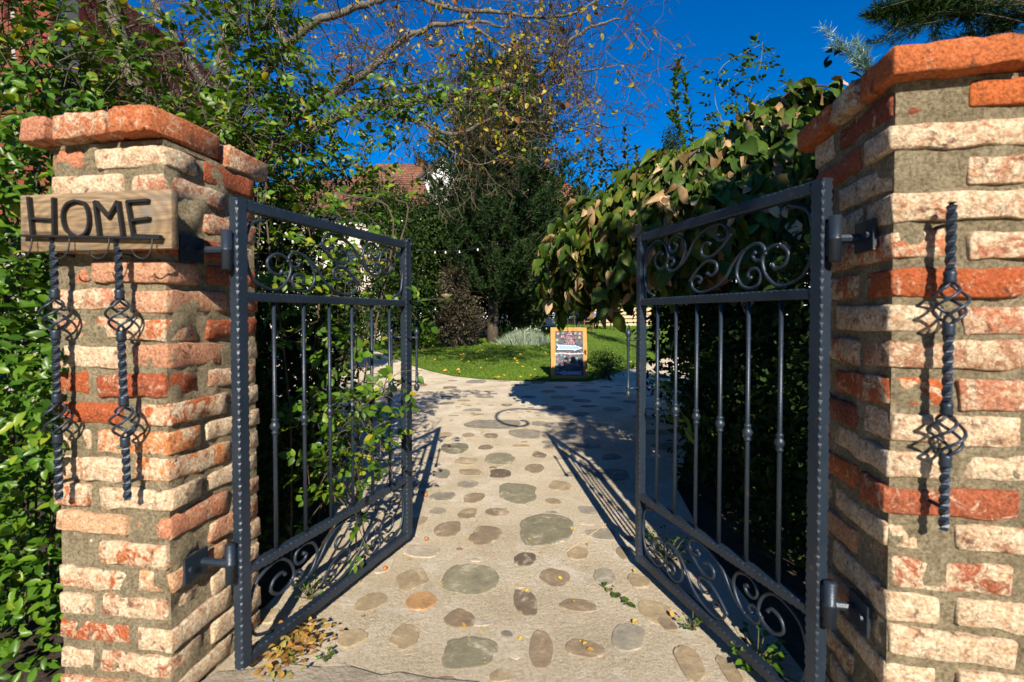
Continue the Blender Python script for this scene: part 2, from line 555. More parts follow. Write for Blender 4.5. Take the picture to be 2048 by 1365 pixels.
def shoot(L, B, pts, size, step=.07, n=5, rad=.003, jitter=.8):
    pts = catmull(pts, 6)
    B.tube(pts, [rad * (1 - .6 * i / len(pts)) for i in range(len(pts))], 4)
    acc = 0; sd = 1
    for i in range(1, len(pts)):
        seg = pts[i] - pts[i - 1]
        acc += seg.length
        while acc > step:
            acc -= step
            sd = -sd
            t = seg.normalized()
            at_p = pts[i] - t * acc
            s = t.cross(UP)
            s = s.normalized() if s.length > .1 else rv()
            d = (s * sd + rv() * jitter + t * .3)
            if n == 1:
                L.add(at_p, d, UP * .7 + rv() * .8 + Vector((0, -.3, 0)), size * rnd.uniform(.75, 1.2))
            else:
                compound(L, at_p + d.normalized() * size * .3, d, size * rnd.uniform(.75, 1.1), n)

def rose_clump(L, B, c, r, count, size, up=.4):
    for _ in range(count):
        o = rv() * rnd.random() ** .45
        p = Vector(c) + Vector((o.x * r[0], o.y * r[1], o.z * r[2]))
        d = (rv() + UP * up).normalized()
        ln = rnd.uniform(.12, .3) * size / .045
        shoot(L, B, [p, p + d * ln * .5 + UP * .02, p + d * ln + Vector((0, 0, -.05))], size * rnd.uniform(.8, 1.2), step=size * 1.7, n=rnd.choice((3, 5, 5)))

def blob(L, c, r, count, size, bias=(0, -.3, .8), shell=.35, dvec=None, spread=1.0):
    """Leaves through an ellipsoid, denser near its surface."""
    for _ in range(count):
        o = rv()
        q = rnd.random() ** shell * (1 + .45 * noise.noise(o * 2.1 + Vector(c)) + .2 * noise.noise(o * 5 + Vector(c)))
        p = Vector(c) + Vector((o.x * r[0] * q, o.y * r[1] * q, o.z * r[2] * q))
        n = (Vector(bias) + rv() * .9 * spread + o * .35)
        d = rv() + (Vector(dvec) if dvec else Vector((0, 0, -.2)))
        L.add(p, d, n, size * rnd.uniform(.65, 1.25))

TPL_ROSE = [leaf_tpl(.62, 3, .18, .15), leaf_tpl(.55, 3, .1, .3), leaf_tpl(.68, 3, .25, .05)]
TPL_HEDGE = [leaf_tpl(.5, 3, .2, .2), leaf_tpl(.55, 3, .3, .1)]
TPL_MUL = [leaf_tpl(.85, 5, .2, .45, lobed=.14, wave=.05), leaf_tpl(.75, 5, .4, .3, lobed=.1, wave=.07), leaf_tpl(.95, 5, .08, .7, lobed=.16, wave=.05), leaf_tpl(.55, 5, .7, .75, lobed=.12, wave=.09), leaf_tpl(.8, 5, -.25, .9, lobed=.1, wave=.06)]
TPL_SMALL = [leaf_tpl(.5, 2, .15, .15)]
TPL_LONG = [leaf_tpl(.3, 3, .15, .3)]
TPL_NEEDLE = [needle_tpl()]

# ------------------------------------------------------------------ ground, path, lawn
def sheet(name, xs, ys, zf, m, kind='structure'):
    v = [(x, y, zf(x, y)) for y in ys for x in xs]
    nx = len(xs)
    f = [(j * nx + i, j * nx + i + 1, (j + 1) * nx + i + 1, (j + 1) * nx + i) for j in range(len(ys) - 1) for i in range(nx - 1)]
    o = obj(name, v, f, m, smooth=True)
    o['kind'] = kind
    return o
ys_all = [-30, -10, 0, 3, 6, 9] + list(range(11, 41, 2)) + [60, 120, 300]
sheet('ground', [-300, -100, -40, -20, -10, -5, 0, 5, 10, 20, 40, 100, 300], ys_all, lambda x, y: gz(y) - .045, M['soil'])

# path: the stretch through the gate and the walk crossing behind it
left_edge = [(-3.5, -2.2), (-3.5, .6), (-1.1, 1.35), (-1.02, 1.9), (-.98, 2.6), (-1.3, 3.4), (-1.9, 4.4), (-2.6, 5.6), (-3.4, 6.9), (-4.6, 9.0), (-7.5, 13.5)]
lawn_left = [(ground(x, y).x, ground(x, y).y) for x, y in ((640, 662), (720, 690), (775, 712), (818, 730), (860, 743), (905, 753), (960, 759), (1020, 762), (1100, 764), (1180, 764))]
right_side = [(ground(x, y).x, ground(x, y).y) for x, y in ((1240, 745), (1310, 722), (1400, 700))]
right_edge = [(8.5, 10.5), (3.6, 7.2), (1.9, 5.0), (1.15, 3.3), (1.0, 2.3), (.98, 1.4), (3.5, .6), (3.5, -2.2)]
loop = left_edge + lawn_left + right_side + right_edge
pv = [(x, y, gz(y) + .0) for x, y in loop]
import bmesh
def poly_sheet(name, loop, z, m, thick=.05):
    bm = bmesh.new()
    vs = [bm.verts.new((x, y, gz(y) + z)) for x, y in loop]
    f = bm.faces.new(vs)
    bmesh.ops.triangulate(bm, faces=[f])
    bm.normal_update()
    if sum(q.normal.z for q in bm.faces) < 0:
        bmesh.ops.reverse_faces(bm, faces=bm.faces[:])
    n = len(loop)
    lo = [bm.verts.new((x, y, gz(y) + z - thick)) for x, y in loop]
    bm.verts.ensure_lookup_table()
    for i in range(n):
        bm.faces.new((vs[i], vs[(i + 1) % n], lo[(i + 1) % n], lo[i]))
    me = bpy.data.meshes.new(name)
    bm.to_mesh(me); bm.free()
    me.materials.append(m)
    o = bpy.data.objects.new(name, me)
    link(o)
    o['kind'] = 'structure'
    return o
path = poly_sheet('path', loop, 0, M['concrete'], .04)

def inpoly(x, y, L):
    c = False
    for i in range(len(L)):
        x1, y1 = L[i - 1]; x2, y2 = L[i]
        if (y1 > y) != (y2 > y) and x < (x2 - x1) * (y - y1) / (y2 - y1) + x1: c = not c
    return c

lawn_mat, nt, p, o_ = newmat('lawn_turf')
n1 = world_noise(nt, 1.2, 4, .6); n2 = world_noise(nt, 60, 4, .8)
c = ramp(nt, [(.35, (.045, .1, .004)), (.65, (.08, .15, .008))], n1.outputs[0])
c2 = ramp(nt, [(.3, (.5, .5, .5)), (.65, (1.3, 1.3, 1.2))], n2.outputs[0])
nt.links.new(mix(nt, c.outputs[0], c2.outputs[0], 1, 'MULTIPLY'), p.inputs['Base Color'])
p.inputs['Roughness'].default_value = .9
bump(nt, p, n2.outputs[0], 1, .04)
lawn_loop = lawn_left + right_side + [(9.5, 12.5), (16, 16), (16, 26.5), (-2, 26.5), (-.5, 21), (-1.2, 17.2), (-2.8, 16.2), (-4.6, 15.6), (-7.5, 16.5)]
lawn_loop = [q for q in lawn_loop]
lawn = poly_sheet('lawn', lawn_loop, .015, lawn_mat, .055)

# grass blades on the lawn (nobody could count them)
G = Leaves()
xs = [q[0] for q in lawn_loop]; ys = [q[1] for q in lawn_loop]
cnt = 0
while cnt < 70000:
    y = 8.4 + (26.5 - 8.4) * rnd.random() ** 1.9
    x = rnd.uniform(-.5 * y, .45 * y)
    if not inpoly(x, y, lawn_loop): continue
    cnt += 1
    s = rnd.uniform(.022, .045) * (1 + (y - 8) * .06)
    G.add((x, y, gz(y) + .013), (rnd.gauss(0, .45), rnd.gauss(0, .45), 1), (rnd.gauss(0, .5), -1, .2), s)
gv, gf = needle_tpl(); gv = gv * np.array([.28, 1, 1])
g = G.build(None, M['grass'], [(gv, gf)], stuff='grass', smooth=False)
tag(g, 'short green grass blades covering the sunlit lawn', 'grass')
g['kind'] = 'stuff'

# stones set into the path ------------------------------------------------
GREEN, TAN, BROWN, GREY, PALE, ORANGE, DARK = (.21, .195, .13), (.32, .25, .155), (.23, .175, .115), (.26, .235, .185), (.42, .36, .28), (.38, .22, .1), (.15, .115, .08)
st = []
for z in [(1210, 60, 125, 65, GREEN), (960, 88, 68, 45, BROWN), (810, 60, 55, 33, BROWN), (910, 262, 135, 70, GREEN), (700, 150, 92, 28, PALE), (660, 265, 64, 50, TAN, .5),
          (550, 210, 45, 28, PALE), (500, 355, 66, 42, TAN), (700, 352, 68, 36, ORANGE, .2), (1120, 185, 52, 30, DARK), (1250, 258, 78, 36, BROWN, -.2), (1345, 160, 46, 30, TAN),
          (1440, 80, 65, 30, GREY), (1125, 360, 50, 58, DARK), (1345, 372, 88, 30, BROWN), (1455, 255, 48, 38, GREY), (1590, 270, 50, 32, TAN), (1665, 400, 75, 58, TAN),
          (860, 430, 68, 46, BROWN, .6), (635, 498, 66, 54, TAN), (420, 505, 76, 38, TAN, .1), (895, 560, 128, 70, GREEN), (1190, 545, 60, 82, BROWN), (1375, 550, 72, 48, BROWN, -.4),
          (1550, 505, 85, 60, GREY, -.4), (1800, 605, 65, 72, TAN), (1030, 662, 48, 30, TAN), (1052, 490, 30, 14, GREY), (945, 445, 48, 13, GREY), (1085, 572, 24, 22, PALE),
          (1528, 155, 28, 30, TAN), (800, 676, 42, 15, BROWN), (885, 5, 40, 12, BROWN), (1965, 640, 42, 60, TAN), (1712, 452, 34, 30, BROWN), (60, 420, 70, 30, TAN), (330, 640, 60, 30, PALE)]:
    st.append((500 + z[0] / 2.048, 1030 + z[1] / 2.048, z[2] / 2.048, z[3] / 2.048, z[4], z[5] if len(z) > 5 else 0))
for z in [(1275, 695, 130, 70, GREEN), (1520, 650, 80, 33, TAN), (1015, 722, 70, 32, BROWN, .2), (825, 712, 80, 26, GREY), (985, 640, 60, 26, GREY), (1170, 580, 72, 26, DARK),
          (995, 568, 72, 22, TAN), (835, 580, 48, 30, GREY), (970, 505, 68, 24, TAN), (1185, 492, 112, 38, GREEN), (1400, 470, 54, 21, BROWN), (1370, 548, 68, 28, BROWN),
          (1090, 425, 52, 15, BROWN), (1290, 417, 60, 10, TAN), (905, 430, 90, 32, GREEN), (850, 352, 45, 18, TAN), (985, 355, 40, 15, TAN), (1120, 360, 44, 17, BROWN),
          (1320, 345, 108, 30, GREY), (1120, 288, 175, 34, GREY), (1480, 740, 50, 20, TAN), (1155, 805, 72, 30, BROWN), (985, 808, 50, 30, TAN), (810, 800, 55, 20, GREY),
          (1680, 790, 65, 26, GREY), (1010, 207, 58, 11, GREY), (880, 133, 70, 10, GREY), (1080, 130, 58, 9, GREY), (858, 168, 48, 8, GREY), (1250, 125, 40, 6, GREY),
          (1210, 178, 32, 9, GREEN), (1040, 236, 40, 7, TAN), (775, 157, 42, 7, GREY), (1340, 130, 50, 8, GREY), (1460, 97, 50, 7, ORANGE), (960, 152, 40, 6, TAN),
          (1030, 40, 60, 13, GREY), (1190, 33, 60, 8, TAN), (1390, 45, 55, 9, BROWN), (880, 76, 50, 8, BROWN), (1290, 60, 58, 8, TAN), (1525, 72, 50, 8, TAN), (1110, 99, 40, 5, TAN),
          (1450, 398, 42, 11, GREY), (1560, 450, 34, 16, TAN), (770, 190, 44, 9, GREY), (340, 100, 62, 16, BROWN), (430, 140, 60, 12, GREY), (560, 90, 60, 12, BROWN), (700, 60, 66, 10, BROWN),
          (640, 150, 60, 10, TAN), (740, 105, 45, 7, TAN), (1500, 195, 60, 13, GREY), (1650, 150, 62, 10, GREY), (1400, 285, 58, 16, GREY), (1690, 415, 82, 14, GREY), (1800, 585, 140, 36, GREY),
          (1560, 290, 60, 16, GREY), (1760, 300, 70, 18, GREY), (1640, 230, 60, 12, GREY), (1830, 200, 60, 12, GREY), (1820, 480, 70, 20, GREY), (690, 640, 60, 24, GREY), (660, 500, 56, 18, GREY),
          (720, 420, 50, 14, GREY), (620, 330, 60, 14, TAN), (700, 270, 60, 12, GREY), (560, 250, 60, 10, TAN), (450, 330, 70, 14, GREY), (500, 440, 70, 20, TAN), (690, 860, 60, 30, TAN)]:
    st.append((600 + z[0] / 2.926, 750 + z[1] / 2.926, z[2] / 2.926, z[3] / 2.926, z[4], z[5] if len(z) > 5 else 0))

def stone(px, py, hw, hh, col, tilt):
    c = ground(px, py)
    ex = (ground(px + hw, py) - ground(px - hw, py)).length / 2
    ey = (ground(px, py - hh) - ground(px, py + hh)).length / 2
    nv = rnd.choice((6, 7, 8, 8, 9))
    sq = rnd.uniform(.72, .98)
    ph = rnd.uniform(0, 6.28)
    ring = []
    for k in range(nv):
        a = 2 * math.pi * (k + rnd.uniform(-.25, .25)) / nv
        ca, sa = math.cos(a), math.sin(a)
        rr = (abs(ca) ** (2 / sq * 1.25) + abs(sa) ** (2 / sq * 1.25)) ** (-sq / 2.5) * (1 + .1 * math.sin(2 * a + ph) + rnd.uniform(-.2, .1))
        x, y = ca * rr, sa * rr
        x, y = x * math.cos(tilt) - y * math.sin(tilt), x * math.sin(tilt) + y * math.cos(tilt)
        ring.append(Vector((x * ex, y * ey, 0)))
    # slightly smoothed outline
    fine = []
    for i in range(nv):
        a, b, d = ring[i - 1], ring[i], ring[(i + 1) % nv]
        fine += [b * .8 + a * .2, b * .8 + d * .2, b * .5 + d * .5 + Vector((rnd.uniform(-.06, .06) * ex, rnd.uniform(-.06, .06) * ey, 0))]
    n = len(fine)
    top = .0035 + rnd.uniform(-.0015, .003)
    v = [q * 1.015 + Vector((0, 0, -.01)) for q in fine] + [q * .985 + Vector((0, 0, top * .6)) for q in fine] + [q * .94 + Vector((0, 0, top + rnd.uniform(-.0003, .0003))) for q in fine] + [Vector((0, 0, top + .0003))]
    f = []
    for k in range(2):
        for i in range(n):
            j = (i + 1) % n
            f.append((k * n + i, k * n + j, (k + 1) * n + j, (k + 1) * n + i))
    for i in range(n):
        f.append((2 * n + i, 2 * n + (i + 1) % n, 3 * n))
    o = obj('stone', v, f, M['stone'], path)
    o.location = (c.x, c.y, gz(c.y))
    k = rnd.uniform(.85, 1.2)
    o.color = (col[0] * k, col[1] * k, col[2] * k, 1)
    placed.append((c.x, c.y, max(ex, ey)))
    return o
placed = []
for s_ in st: stone(*s_)
# more of the same stones along the two arms of the cross walk
tries = 0
while tries < 900 and len(placed) < 240:
    tries += 1
    y = rnd.uniform(1.2, 11); x = rnd.uniform(-6, 7)
    if not inpoly(x, y, loop) or abs(x) > 1.1 * y: continue
    if x > -1.5 and x < .55 and y < 8.6 and abs(x) < .38 * y and y > 1.5: continue
    e = rnd.uniform(.1, .24)
    if any((x - a) ** 2 + (y - b) ** 2 < (e + r_ + .03) ** 2 for a, b, r_ in placed): continue
    if not all(inpoly(x + e * 1.1 * math.cos(k), y + e * 1.1 * math.sin(k), loop) for k in range(7)): continue
    # direct placement
    px = 1024 + x / y * FPX; py = 632 + 1.2 / y * FPX
    c_ = rnd.choice((GREY, TAN, BROWN, GREEN, GREY))
    stone(px, py, e / y * FPX, e * .62 * FPX * 1.2 / y / y, c_, 0)

for _ in range(150):
    y = rnd.uniform(1.75, 6.5); x = rnd.uniform(-.75, .65)
    e = rnd.uniform(.014, .04) * (1 + y * .12)
    if not inpoly(x, y, loop) or any((x - a) ** 2 + (y - b) ** 2 < (e + r_ + .008) ** 2 for a, b, r_ in placed): continue
    px = 1024 + x / y * FPX; py = 632 + 1.2 / y * FPX
    stone(px, py, e / y * FPX, e * .7 * FPX * 1.2 / y / y, rnd.choice((PALE, GREY, TAN, BROWN)), 0)

# grey slab of the pavement in front of the threshold, with its cracked edge
slab_pts = [ground(x, y) for x, y in ((360, 1400), (430, 1352), (520, 1345), (560, 1334), (640, 1342), (700, 1340), (760, 1358), (800, 1352), (860, 1364), (960, 1372), (960, 1480), (300, 1480))]
v = [(q.x, q.y, .012) for q in slab_pts] + [(q.x, q.y, -.02) for q in slab_pts]
n = len(slab_pts)
o = obj('pavement', v, [tuple(range(n))[::-1]] + [(i, (i + 1) % n, n + (i + 1) % n, n + i) for i in range(n)], simple('pavement_slab', (.2, .17, .13), (.34, .29, .22), rough=.95, scale=9, bstr=.8, bscale=50, bdist=.01))
o['kind'] = 'structure'
o.data.flip_normals() if o.data.polygons[0].normal.z < 0 else None

# ------------------------------------------------------------------ brick pillars
def brick_mesh(L, D, H, seed, r=.0105, amp=.0042, nx=8):
    def ax(h, n):
        a = [-h, -h + r * .6]
        for i in range(1, n - 1): a.append(-h + r * .6 + (2 * h - 1.2 * r) * i / (n - 1))
        return a + [h - r * .6, h]
    X, Y, Z = ax(L / 2, nx), ax(D / 2, 3), ax(H / 2, 2)
    idx, v = {}, []
    def vid(i, j, k):
        if (i, j, k) in idx: return idx[i, j, k]
        p = Vector((X[i], Y[j], Z[k]))
        q = Vector([max(-h + r, min(h - r, c)) for c, h in zip(p, (L / 2, D / 2, H / 2))])
        d = p - q
        if d.length > r: p = q + d.normalized() * r
        s = Vector((seed * 3.1, seed * 1.7, 0))
        p = p + noise.noise_vector(p * 16 + s) * amp * 1.6 + noise.noise_vector(p * 62 + s) * amp * 1.2
        idx[i, j, k] = len(v); v.append(p)
        return idx[i, j, k]
    f = []
    a, b, c = len(X) - 1, len(Y) - 1, len(Z) - 1
    for i in range(a):
        for j in range(b):
            f.append((vid(i, j, 0), vid(i, j + 1, 0), vid(i + 1, j + 1, 0), vid(i + 1, j, 0)))
            f.append((vid(i, j, c), vid(i + 1, j, c), vid(i + 1, j + 1, c), vid(i, j + 1, c)))
        for k in range(c):
            f.append((vid(i, 0, k), vid(i + 1, 0, k), vid(i + 1, 0, k + 1), vid(i, 0, k + 1)))
            f.append((vid(i, b, k), vid(i, b, k + 1), vid(i + 1, b, k + 1), vid(i + 1, b, k)))
    for j in range(b):
        for k in range(c):
            f.append((vid(0, j, k), vid(0, j, k + 1), vid(0, j + 1, k + 1), vid(0, j + 1, k)))
            f.append((vid(a, j, k), vid(a, j + 1, k), vid(a, j + 1, k + 1), vid(a, j, k + 1)))
    return mesh('brick', v, f, M['brick'], True)
BR = [brick_mesh(1, 1, 1, 0)] if False else None
brick_pool = [brick_mesh(.255 * (1 + .03 * math.sin(s * 5)), .122, .069 + .004 * math.sin(s * 3), s + 1) for s in range(14)]
long_pool = [brick_mesh(.285, .122, .071, s + 40) for s in range(6)]

def rough_core(name, x0, x1, y0, y1, z1, root, seed):
    """Mortar body: a box of four rough sides and a top."""
    v, f = [], []
    st_ = .018
    def side(a, b, nrm):
        nu = max(2, int((b - a).length / st_)); nz = int(z1 / st_)
        base = len(v)
        for k in range(nz + 1):
            for i in range(nu + 1):
                p = a.lerp(b, i / nu) + Vector((0, 0, z1 * k / nz))
                e = min(i, nu - i) / 2.0
                d = noise.fractal(p * 11 + Vector((seed, 0, 0)), 1, 2, 4) * .0085 + noise.noise(p * 70 + Vector((seed, 0, 0))) * .0025
                if i in (0, nu): d = noise.noise(p * 12) * .002
                v.append(p + nrm * d)
        for k in range(nz):
            for i in range(nu):
                q = base + k * (nu + 1) + i
                f.append((q, q + 1, q + nu + 2, q + nu + 1))
    c = [Vector((x0, y0, 0)), Vector((x1, y0, 0)), Vector((x1, y1, 0)), Vector((x0, y1, 0))]
    side(c[0], c[1], Vector((0, -1, 0))); side(c[1], c[2], Vector((1, 0, 0)))
    side(c[2], c[3], Vector((0, 1, 0))); side(c[3], c[0], Vector((-1, 0, 0)))
    n0 = len(v)
    v.extend(q + Vector((0, 0, z1)) for q in c)
    f.append((n0, n0 + 1, n0 + 2, n0 + 3))
    return obj(name, v, f, M['mortar'], root, smooth=True)

def pillar(label, corner, rot, flip, wx, wy, courses, cs, stagger, pool):
    """flip=1: inner corner is at local x=0 and the body runs to -x; flip=-1: to +x."""
    root = thing('brick_pillar', label, 'brick pillar', (corner[0], corner[1], 0), -rot)
    H = courses * cs
    rec = .0098
    a, b = (-wx + rec, -rec) if flip == 1 else (rec, wx - rec)
    rough_core('mortar', a, b, rec, wy - rec, H, root, flip * 3.3)
    L, Dp = (.255, .122) if pool is brick_pool else (.285, .122)
    gapx = wx - L - Dp
    def put(cx, cy, z, rz):
        o = bpy.data.objects.new('brick', rnd.choice(pool))
        link(o, root)
        o.location = (cx + rnd.uniform(-.004, .004), cy + rnd.uniform(-.004, .004), z + rnd.uniform(-.005, .005))
        o.scale = (rnd.uniform(.9, 1.02), 1, rnd.uniform(.86, 1.06))
        o.rotation_euler = (rnd.gauss(0, .008), rnd.gauss(0, .018), rz + rnd.gauss(0, .01) + (math.pi if rnd.random() < .5 else 0))
    for k in range(courses):
        z = cs * (k + .5)
        odd = (k + stagger) % 2
        sx = -1 if flip == 1 else 1            # direction from the inner corner outwards
        if odd:   # stretcher at the inner front corner
            put(sx * L / 2, Dp / 2, z, 0)
            put(sx * Dp / 2, wy - L / 2, z, R(90))
            put(sx * (wx - L / 2), wy - Dp / 2, z, 0)
            put(sx * (wx - Dp / 2), L / 2, z, R(90))
        else:     # header at the inner front corner
            put(sx * Dp / 2, L / 2, z, R(90))
            put(sx * L / 2, wy - Dp / 2, z, 0)
            put(sx * (wx - Dp / 2), wy - L / 2, z, R(90))
            put(sx * (wx - L / 2), Dp / 2, z, 0)
    return root, H

LP, LROT = (-1.024, 1.409), R(8.5)
RP, RROT = (.917, 1.153), R(10.5)
pillar_l, HL = pillar('weathered red brick pillar left of the gate, carrying the wooden HOME board', LP, LROT, 1, .405, .405, 20, .086, 0, brick_pool)
pillar_r, HR = pillar('taller weathered brick pillar right of the gate with one twisted iron bar', RP, RROT, -1, .44, .43, 20, .0882, 1, long_pool)

def cap(root, H, rows, th=.075):
    """rows: (x0, x1, y0, y1, z lift) of each capping brick."""
    for i, (x0, x1, y0, y1, dz) in enumerate(rows):
        me = brick_mesh(x1 - x0 - .011, y1 - y0 - .011, th, 90 + i * 3 + H, r=.012, amp=.0058, nx=10)
        me.materials.clear(); me.materials.append(M['cap'])
        o = link(bpy.data.objects.new('cap_brick', me), root)
        o.location = ((x0 + x1) / 2, (y0 + y1) / 2, H + th / 2 + dz)
        o.rotation_euler = (rnd.gauss(0, .01), rnd.gauss(0, .012), rnd.gauss(0, .008))
cap(pillar_l, HL, [(-.465, -.355, -.048, .22, 0), (-.352, -.155, -.045, .2, .004), (-.152, .004, -.05, .235, .014), (-.12, .008, .238, .47, .0), (-.465, -.125, .205, .45, 0)])
cap(pillar_r, HR, [(-.03, .262, -.045, .12, 0), (.267, .56, -.045, .14, 0), (-.035, .1, .125, .27, -.004), (-.035, .1, .275, .5, -.006), (.105, .56, .145, .5, 0)], .072)
v_ = MB().box((-.2, .2, HL - .003), (.19, .19, .006)).build('mortar_bed', M['mortar'], pillar_l)
v_ = MB().box((.22, .215, HR - .003), (.195, .195, .006)).build('mortar_bed', M['mortar'], pillar_r)

# frames of the two pillar faces
def frame(P, rot):
    return Matrix.Translation((P[0], P[1], 0)) @ Matrix.Rotation(-rot, 4, 'Z')
FL, FR = frame(LP, LROT), frame(RP, RROT)
def facepx(px, py, F, off=0):
    """Pixel to local coordinates on the plane y=-off of a pillar."""
    n = F.to_3x3() @ Vector((0, -1, 0))
    o = F @ Vector((0, -off, 0))
    return F.inverted() @ onplane(px, py, o, n)

# ------------------------------------------------------------------ twisted bars with baskets
def twisted_bar(label, F, rot, ptop, pbot, baskets, off=.05, hw=.0085):
    t = facepx(*ptop, F, off); b = facepx(*pbot, F, off)
    wloc = F @ b
    root = thing('twisted_iron_bar', label, 'iron ornament', wloc, -rot, 'twisted iron bars with basket knots on the pillars')
    ax = (t - b); Ln = ax.length
    tilt = math.atan2(ax.x, ax.z)
    zs = sorted([Ln * (pbot[1] - q) / (pbot[1] - ptop[1]) for q in baskets])
    hb = .048                                     # half height of a basket
    RM = Matrix.Rotation(tilt, 3, 'Y')
    mb = MB()
    segs = []
    cur = 0
    for z in zs:
        segs.append((cur, z - hb)); cur = z + hb
    segs.append((cur, Ln))
    for (z0, z1) in segs:
        n = max(3, int((z1 - z0) / .008))
        k0 = len(mb.v)
        for i in range(n + 1):
            z = z0 + (z1 - z0) * i / n
            a = z * 62 if .0 < z < Ln - .0 else 0
            for c in range(4):
                an = a + c * math.pi / 2
                mb.v.append(RM @ Vector((math.cos(an) * hw * 1.25, math.sin(an) * hw * 1.25, z)))
        for i in range(n):
            for c in range(4):
                mb.f.append((k0 + i * 4 + c, k0 + i * 4 + (c + 1) % 4, k0 + (i + 1) * 4 + (c + 1) % 4, k0 + (i + 1) * 4 + c))
        mb.f.append((k0, k0 + 3, k0 + 2, k0 + 1)); mb.f.append(tuple(k0 + n * 4 + c for c in range(4)))
    mb.build('bar', M['iron'], root)
    for z in zs:
        bk = MB()
        for w in range(4):
            pts = []
            for i in range(17):
                u = i / 16
                rr = .004 + .03 * math.sin(math.pi * u) ** .8
                an = w * math.pi / 2 + u * math.pi * 1.35
                pts.append(RM @ Vector((rr * math.cos(an), rr * math.sin(an), z - hb + 2 * hb * u)))
            bk.tube(pts, .0037, 6)
        bk.build('basket', M['iron'], root, True)
        for zz in (z - hb - .012, z + hb + .012):
            cl = MB()
            cl.tube([RM @ Vector((0, 0, zz - .014)), RM @ Vector((0, 0, zz - .008)), RM @ Vector((0, 0, zz)), RM @ Vector((0, 0, zz + .008)), RM @ Vector((0, 0, zz + .014))], [.0115, .013, .0115, .013, .0115], 10)
            cl.build('collar', M['iron'], root, True)
    for z in (.05, Ln - .05):
        MB().tube([RM @ Vector((0, .0, z)), RM @ Vector((0, off + .01, z))], .005, 6).build('wall_pin', M['iron'], root)
    return root
twisted_bar('twisted iron bar with two basket knots, nearer the hedge, hanging below the H of HOME', FL, LROT, (107, 474), (118, 1000), (628, 836))
twisted_bar('twisted iron bar with two basket knots under the M of HOME', FL, LROT, (235, 474), (255, 1000), (630, 842))
twisted_bar('long twisted iron bar with two basket knots on the right pillar', FR, RROT, (1904, 405), (1887, 1060), (605, 868), off=.042)

# ------------------------------------------------------------------ HOME board
c0 = facepx(35, 390, FL, .058); c1 = facepx(340, 497, FL, .058)
bx0, bx1, bz1, bz0 = c0.x, c1.x, c0.z, c1.z
bw, bh = bx1 - bx0, bz1 - bz0
origin = FL @ Vector((bx0, -.058, bz0))
sign = thing('sign_board', 'weathered wooden board with black iron letters HOME and small hooks', 'sign', origin, -LROT)
me_b = brick_mesh(bw, .026, bh, 200, r=.004, amp=.0006, nx=6)
me_b.materials.clear(); me_b.materials.append(M['plank'])
pb = link(bpy.data.objects.new('plank', me_b), sign); pb.location = (bw / 2, .018, bh / 2)
bt = .005
def strip(mb, a, b, w=.0085, d=.007):
    """Flat iron strip standing on edge from a to b in board coordinates (x, z)."""
    a, b = Vector((a[0], 0, a[1])), Vector((b[0], 0, b[1]))
    t = (b - a).normalized(); s = Vector((-t.z, 0, t.x)) * w / 2
    v = [a - s, a + s, b + s, b - s]
    mb.add([q + Vector((0, -d, 0)) for q in v] + [q + Vector((0, bt + .001, 0)) for q in v],
           [(0, 1, 2, 3), (7, 6, 5, 4), (0, 4, 5, 1), (1, 5, 6, 2), (2, 6, 7, 3), (3, 7, 4, 0)])
def bp(px, py):                                   # pixel to board coordinates
    q = facepx(px, py, FL, .065)
    return (q.x - bx0, q.z - bz0)
LM = M['black_iron']
mb = MB(); strip(mb, bp(54, 394), bp(62, 472)); strip(mb, bp(104, 395), bp(105, 473)); strip(mb, bp(58, 437), bp(105, 439), .006); mb.build('letter_h', LM, sign)
mb = MB()
oc = [bp(*q) for q in ((147, 401), (131, 408), (123, 425), (124, 445), (131, 462), (147, 472), (160, 472), (171, 462), (175, 443), (172, 420), (163, 405), (147, 401))]
pts = catmull([Vector((x, 0, z)) for x, z in oc], 5)
for i in range(len(pts) - 1): strip(mb, (pts[i].x, pts[i].z), (pts[i + 1].x, pts[i + 1].z), .0065)
mb.build('letter_o', LM, sign)
mb = MB(); strip(mb, bp(187, 402), bp(196, 472)); strip(mb, bp(187, 402), bp(214, 434), .008); strip(mb, bp(214, 434), bp(233, 402), .008); strip(mb, bp(233, 402), bp(243, 472)); mb.build('letter_m', LM, sign)
mb = MB(); strip(mb, bp(252, 402), bp(264, 472)); strip(mb, bp(252, 403), bp(294, 400), .008); strip(mb, bp(258, 441), bp(296, 436), .008); strip(mb, bp(264, 471), bp(318, 473), .009); mb.build('letter_e', LM, sign)
mb = MB(); strip(mb, bp(43, 472), bp(322, 477), .006, .014); mb.build('hook_rail', LM, sign)
for hx in (68, 143, 222, 308):
    mb = MB()
    q = [bp(hx, 476), bp(hx + 1, 496), bp(hx - 3, 512), bp(hx - 13, 519), bp(hx - 24, 513), bp(hx - 27, 503)]
    mb.tube(catmull([Vector((x, -.012 - .004 * i, z)) for i, (x, z) in enumerate(q)], 4), .0022, 6)
    mb.build('hook', LM, sign, True)

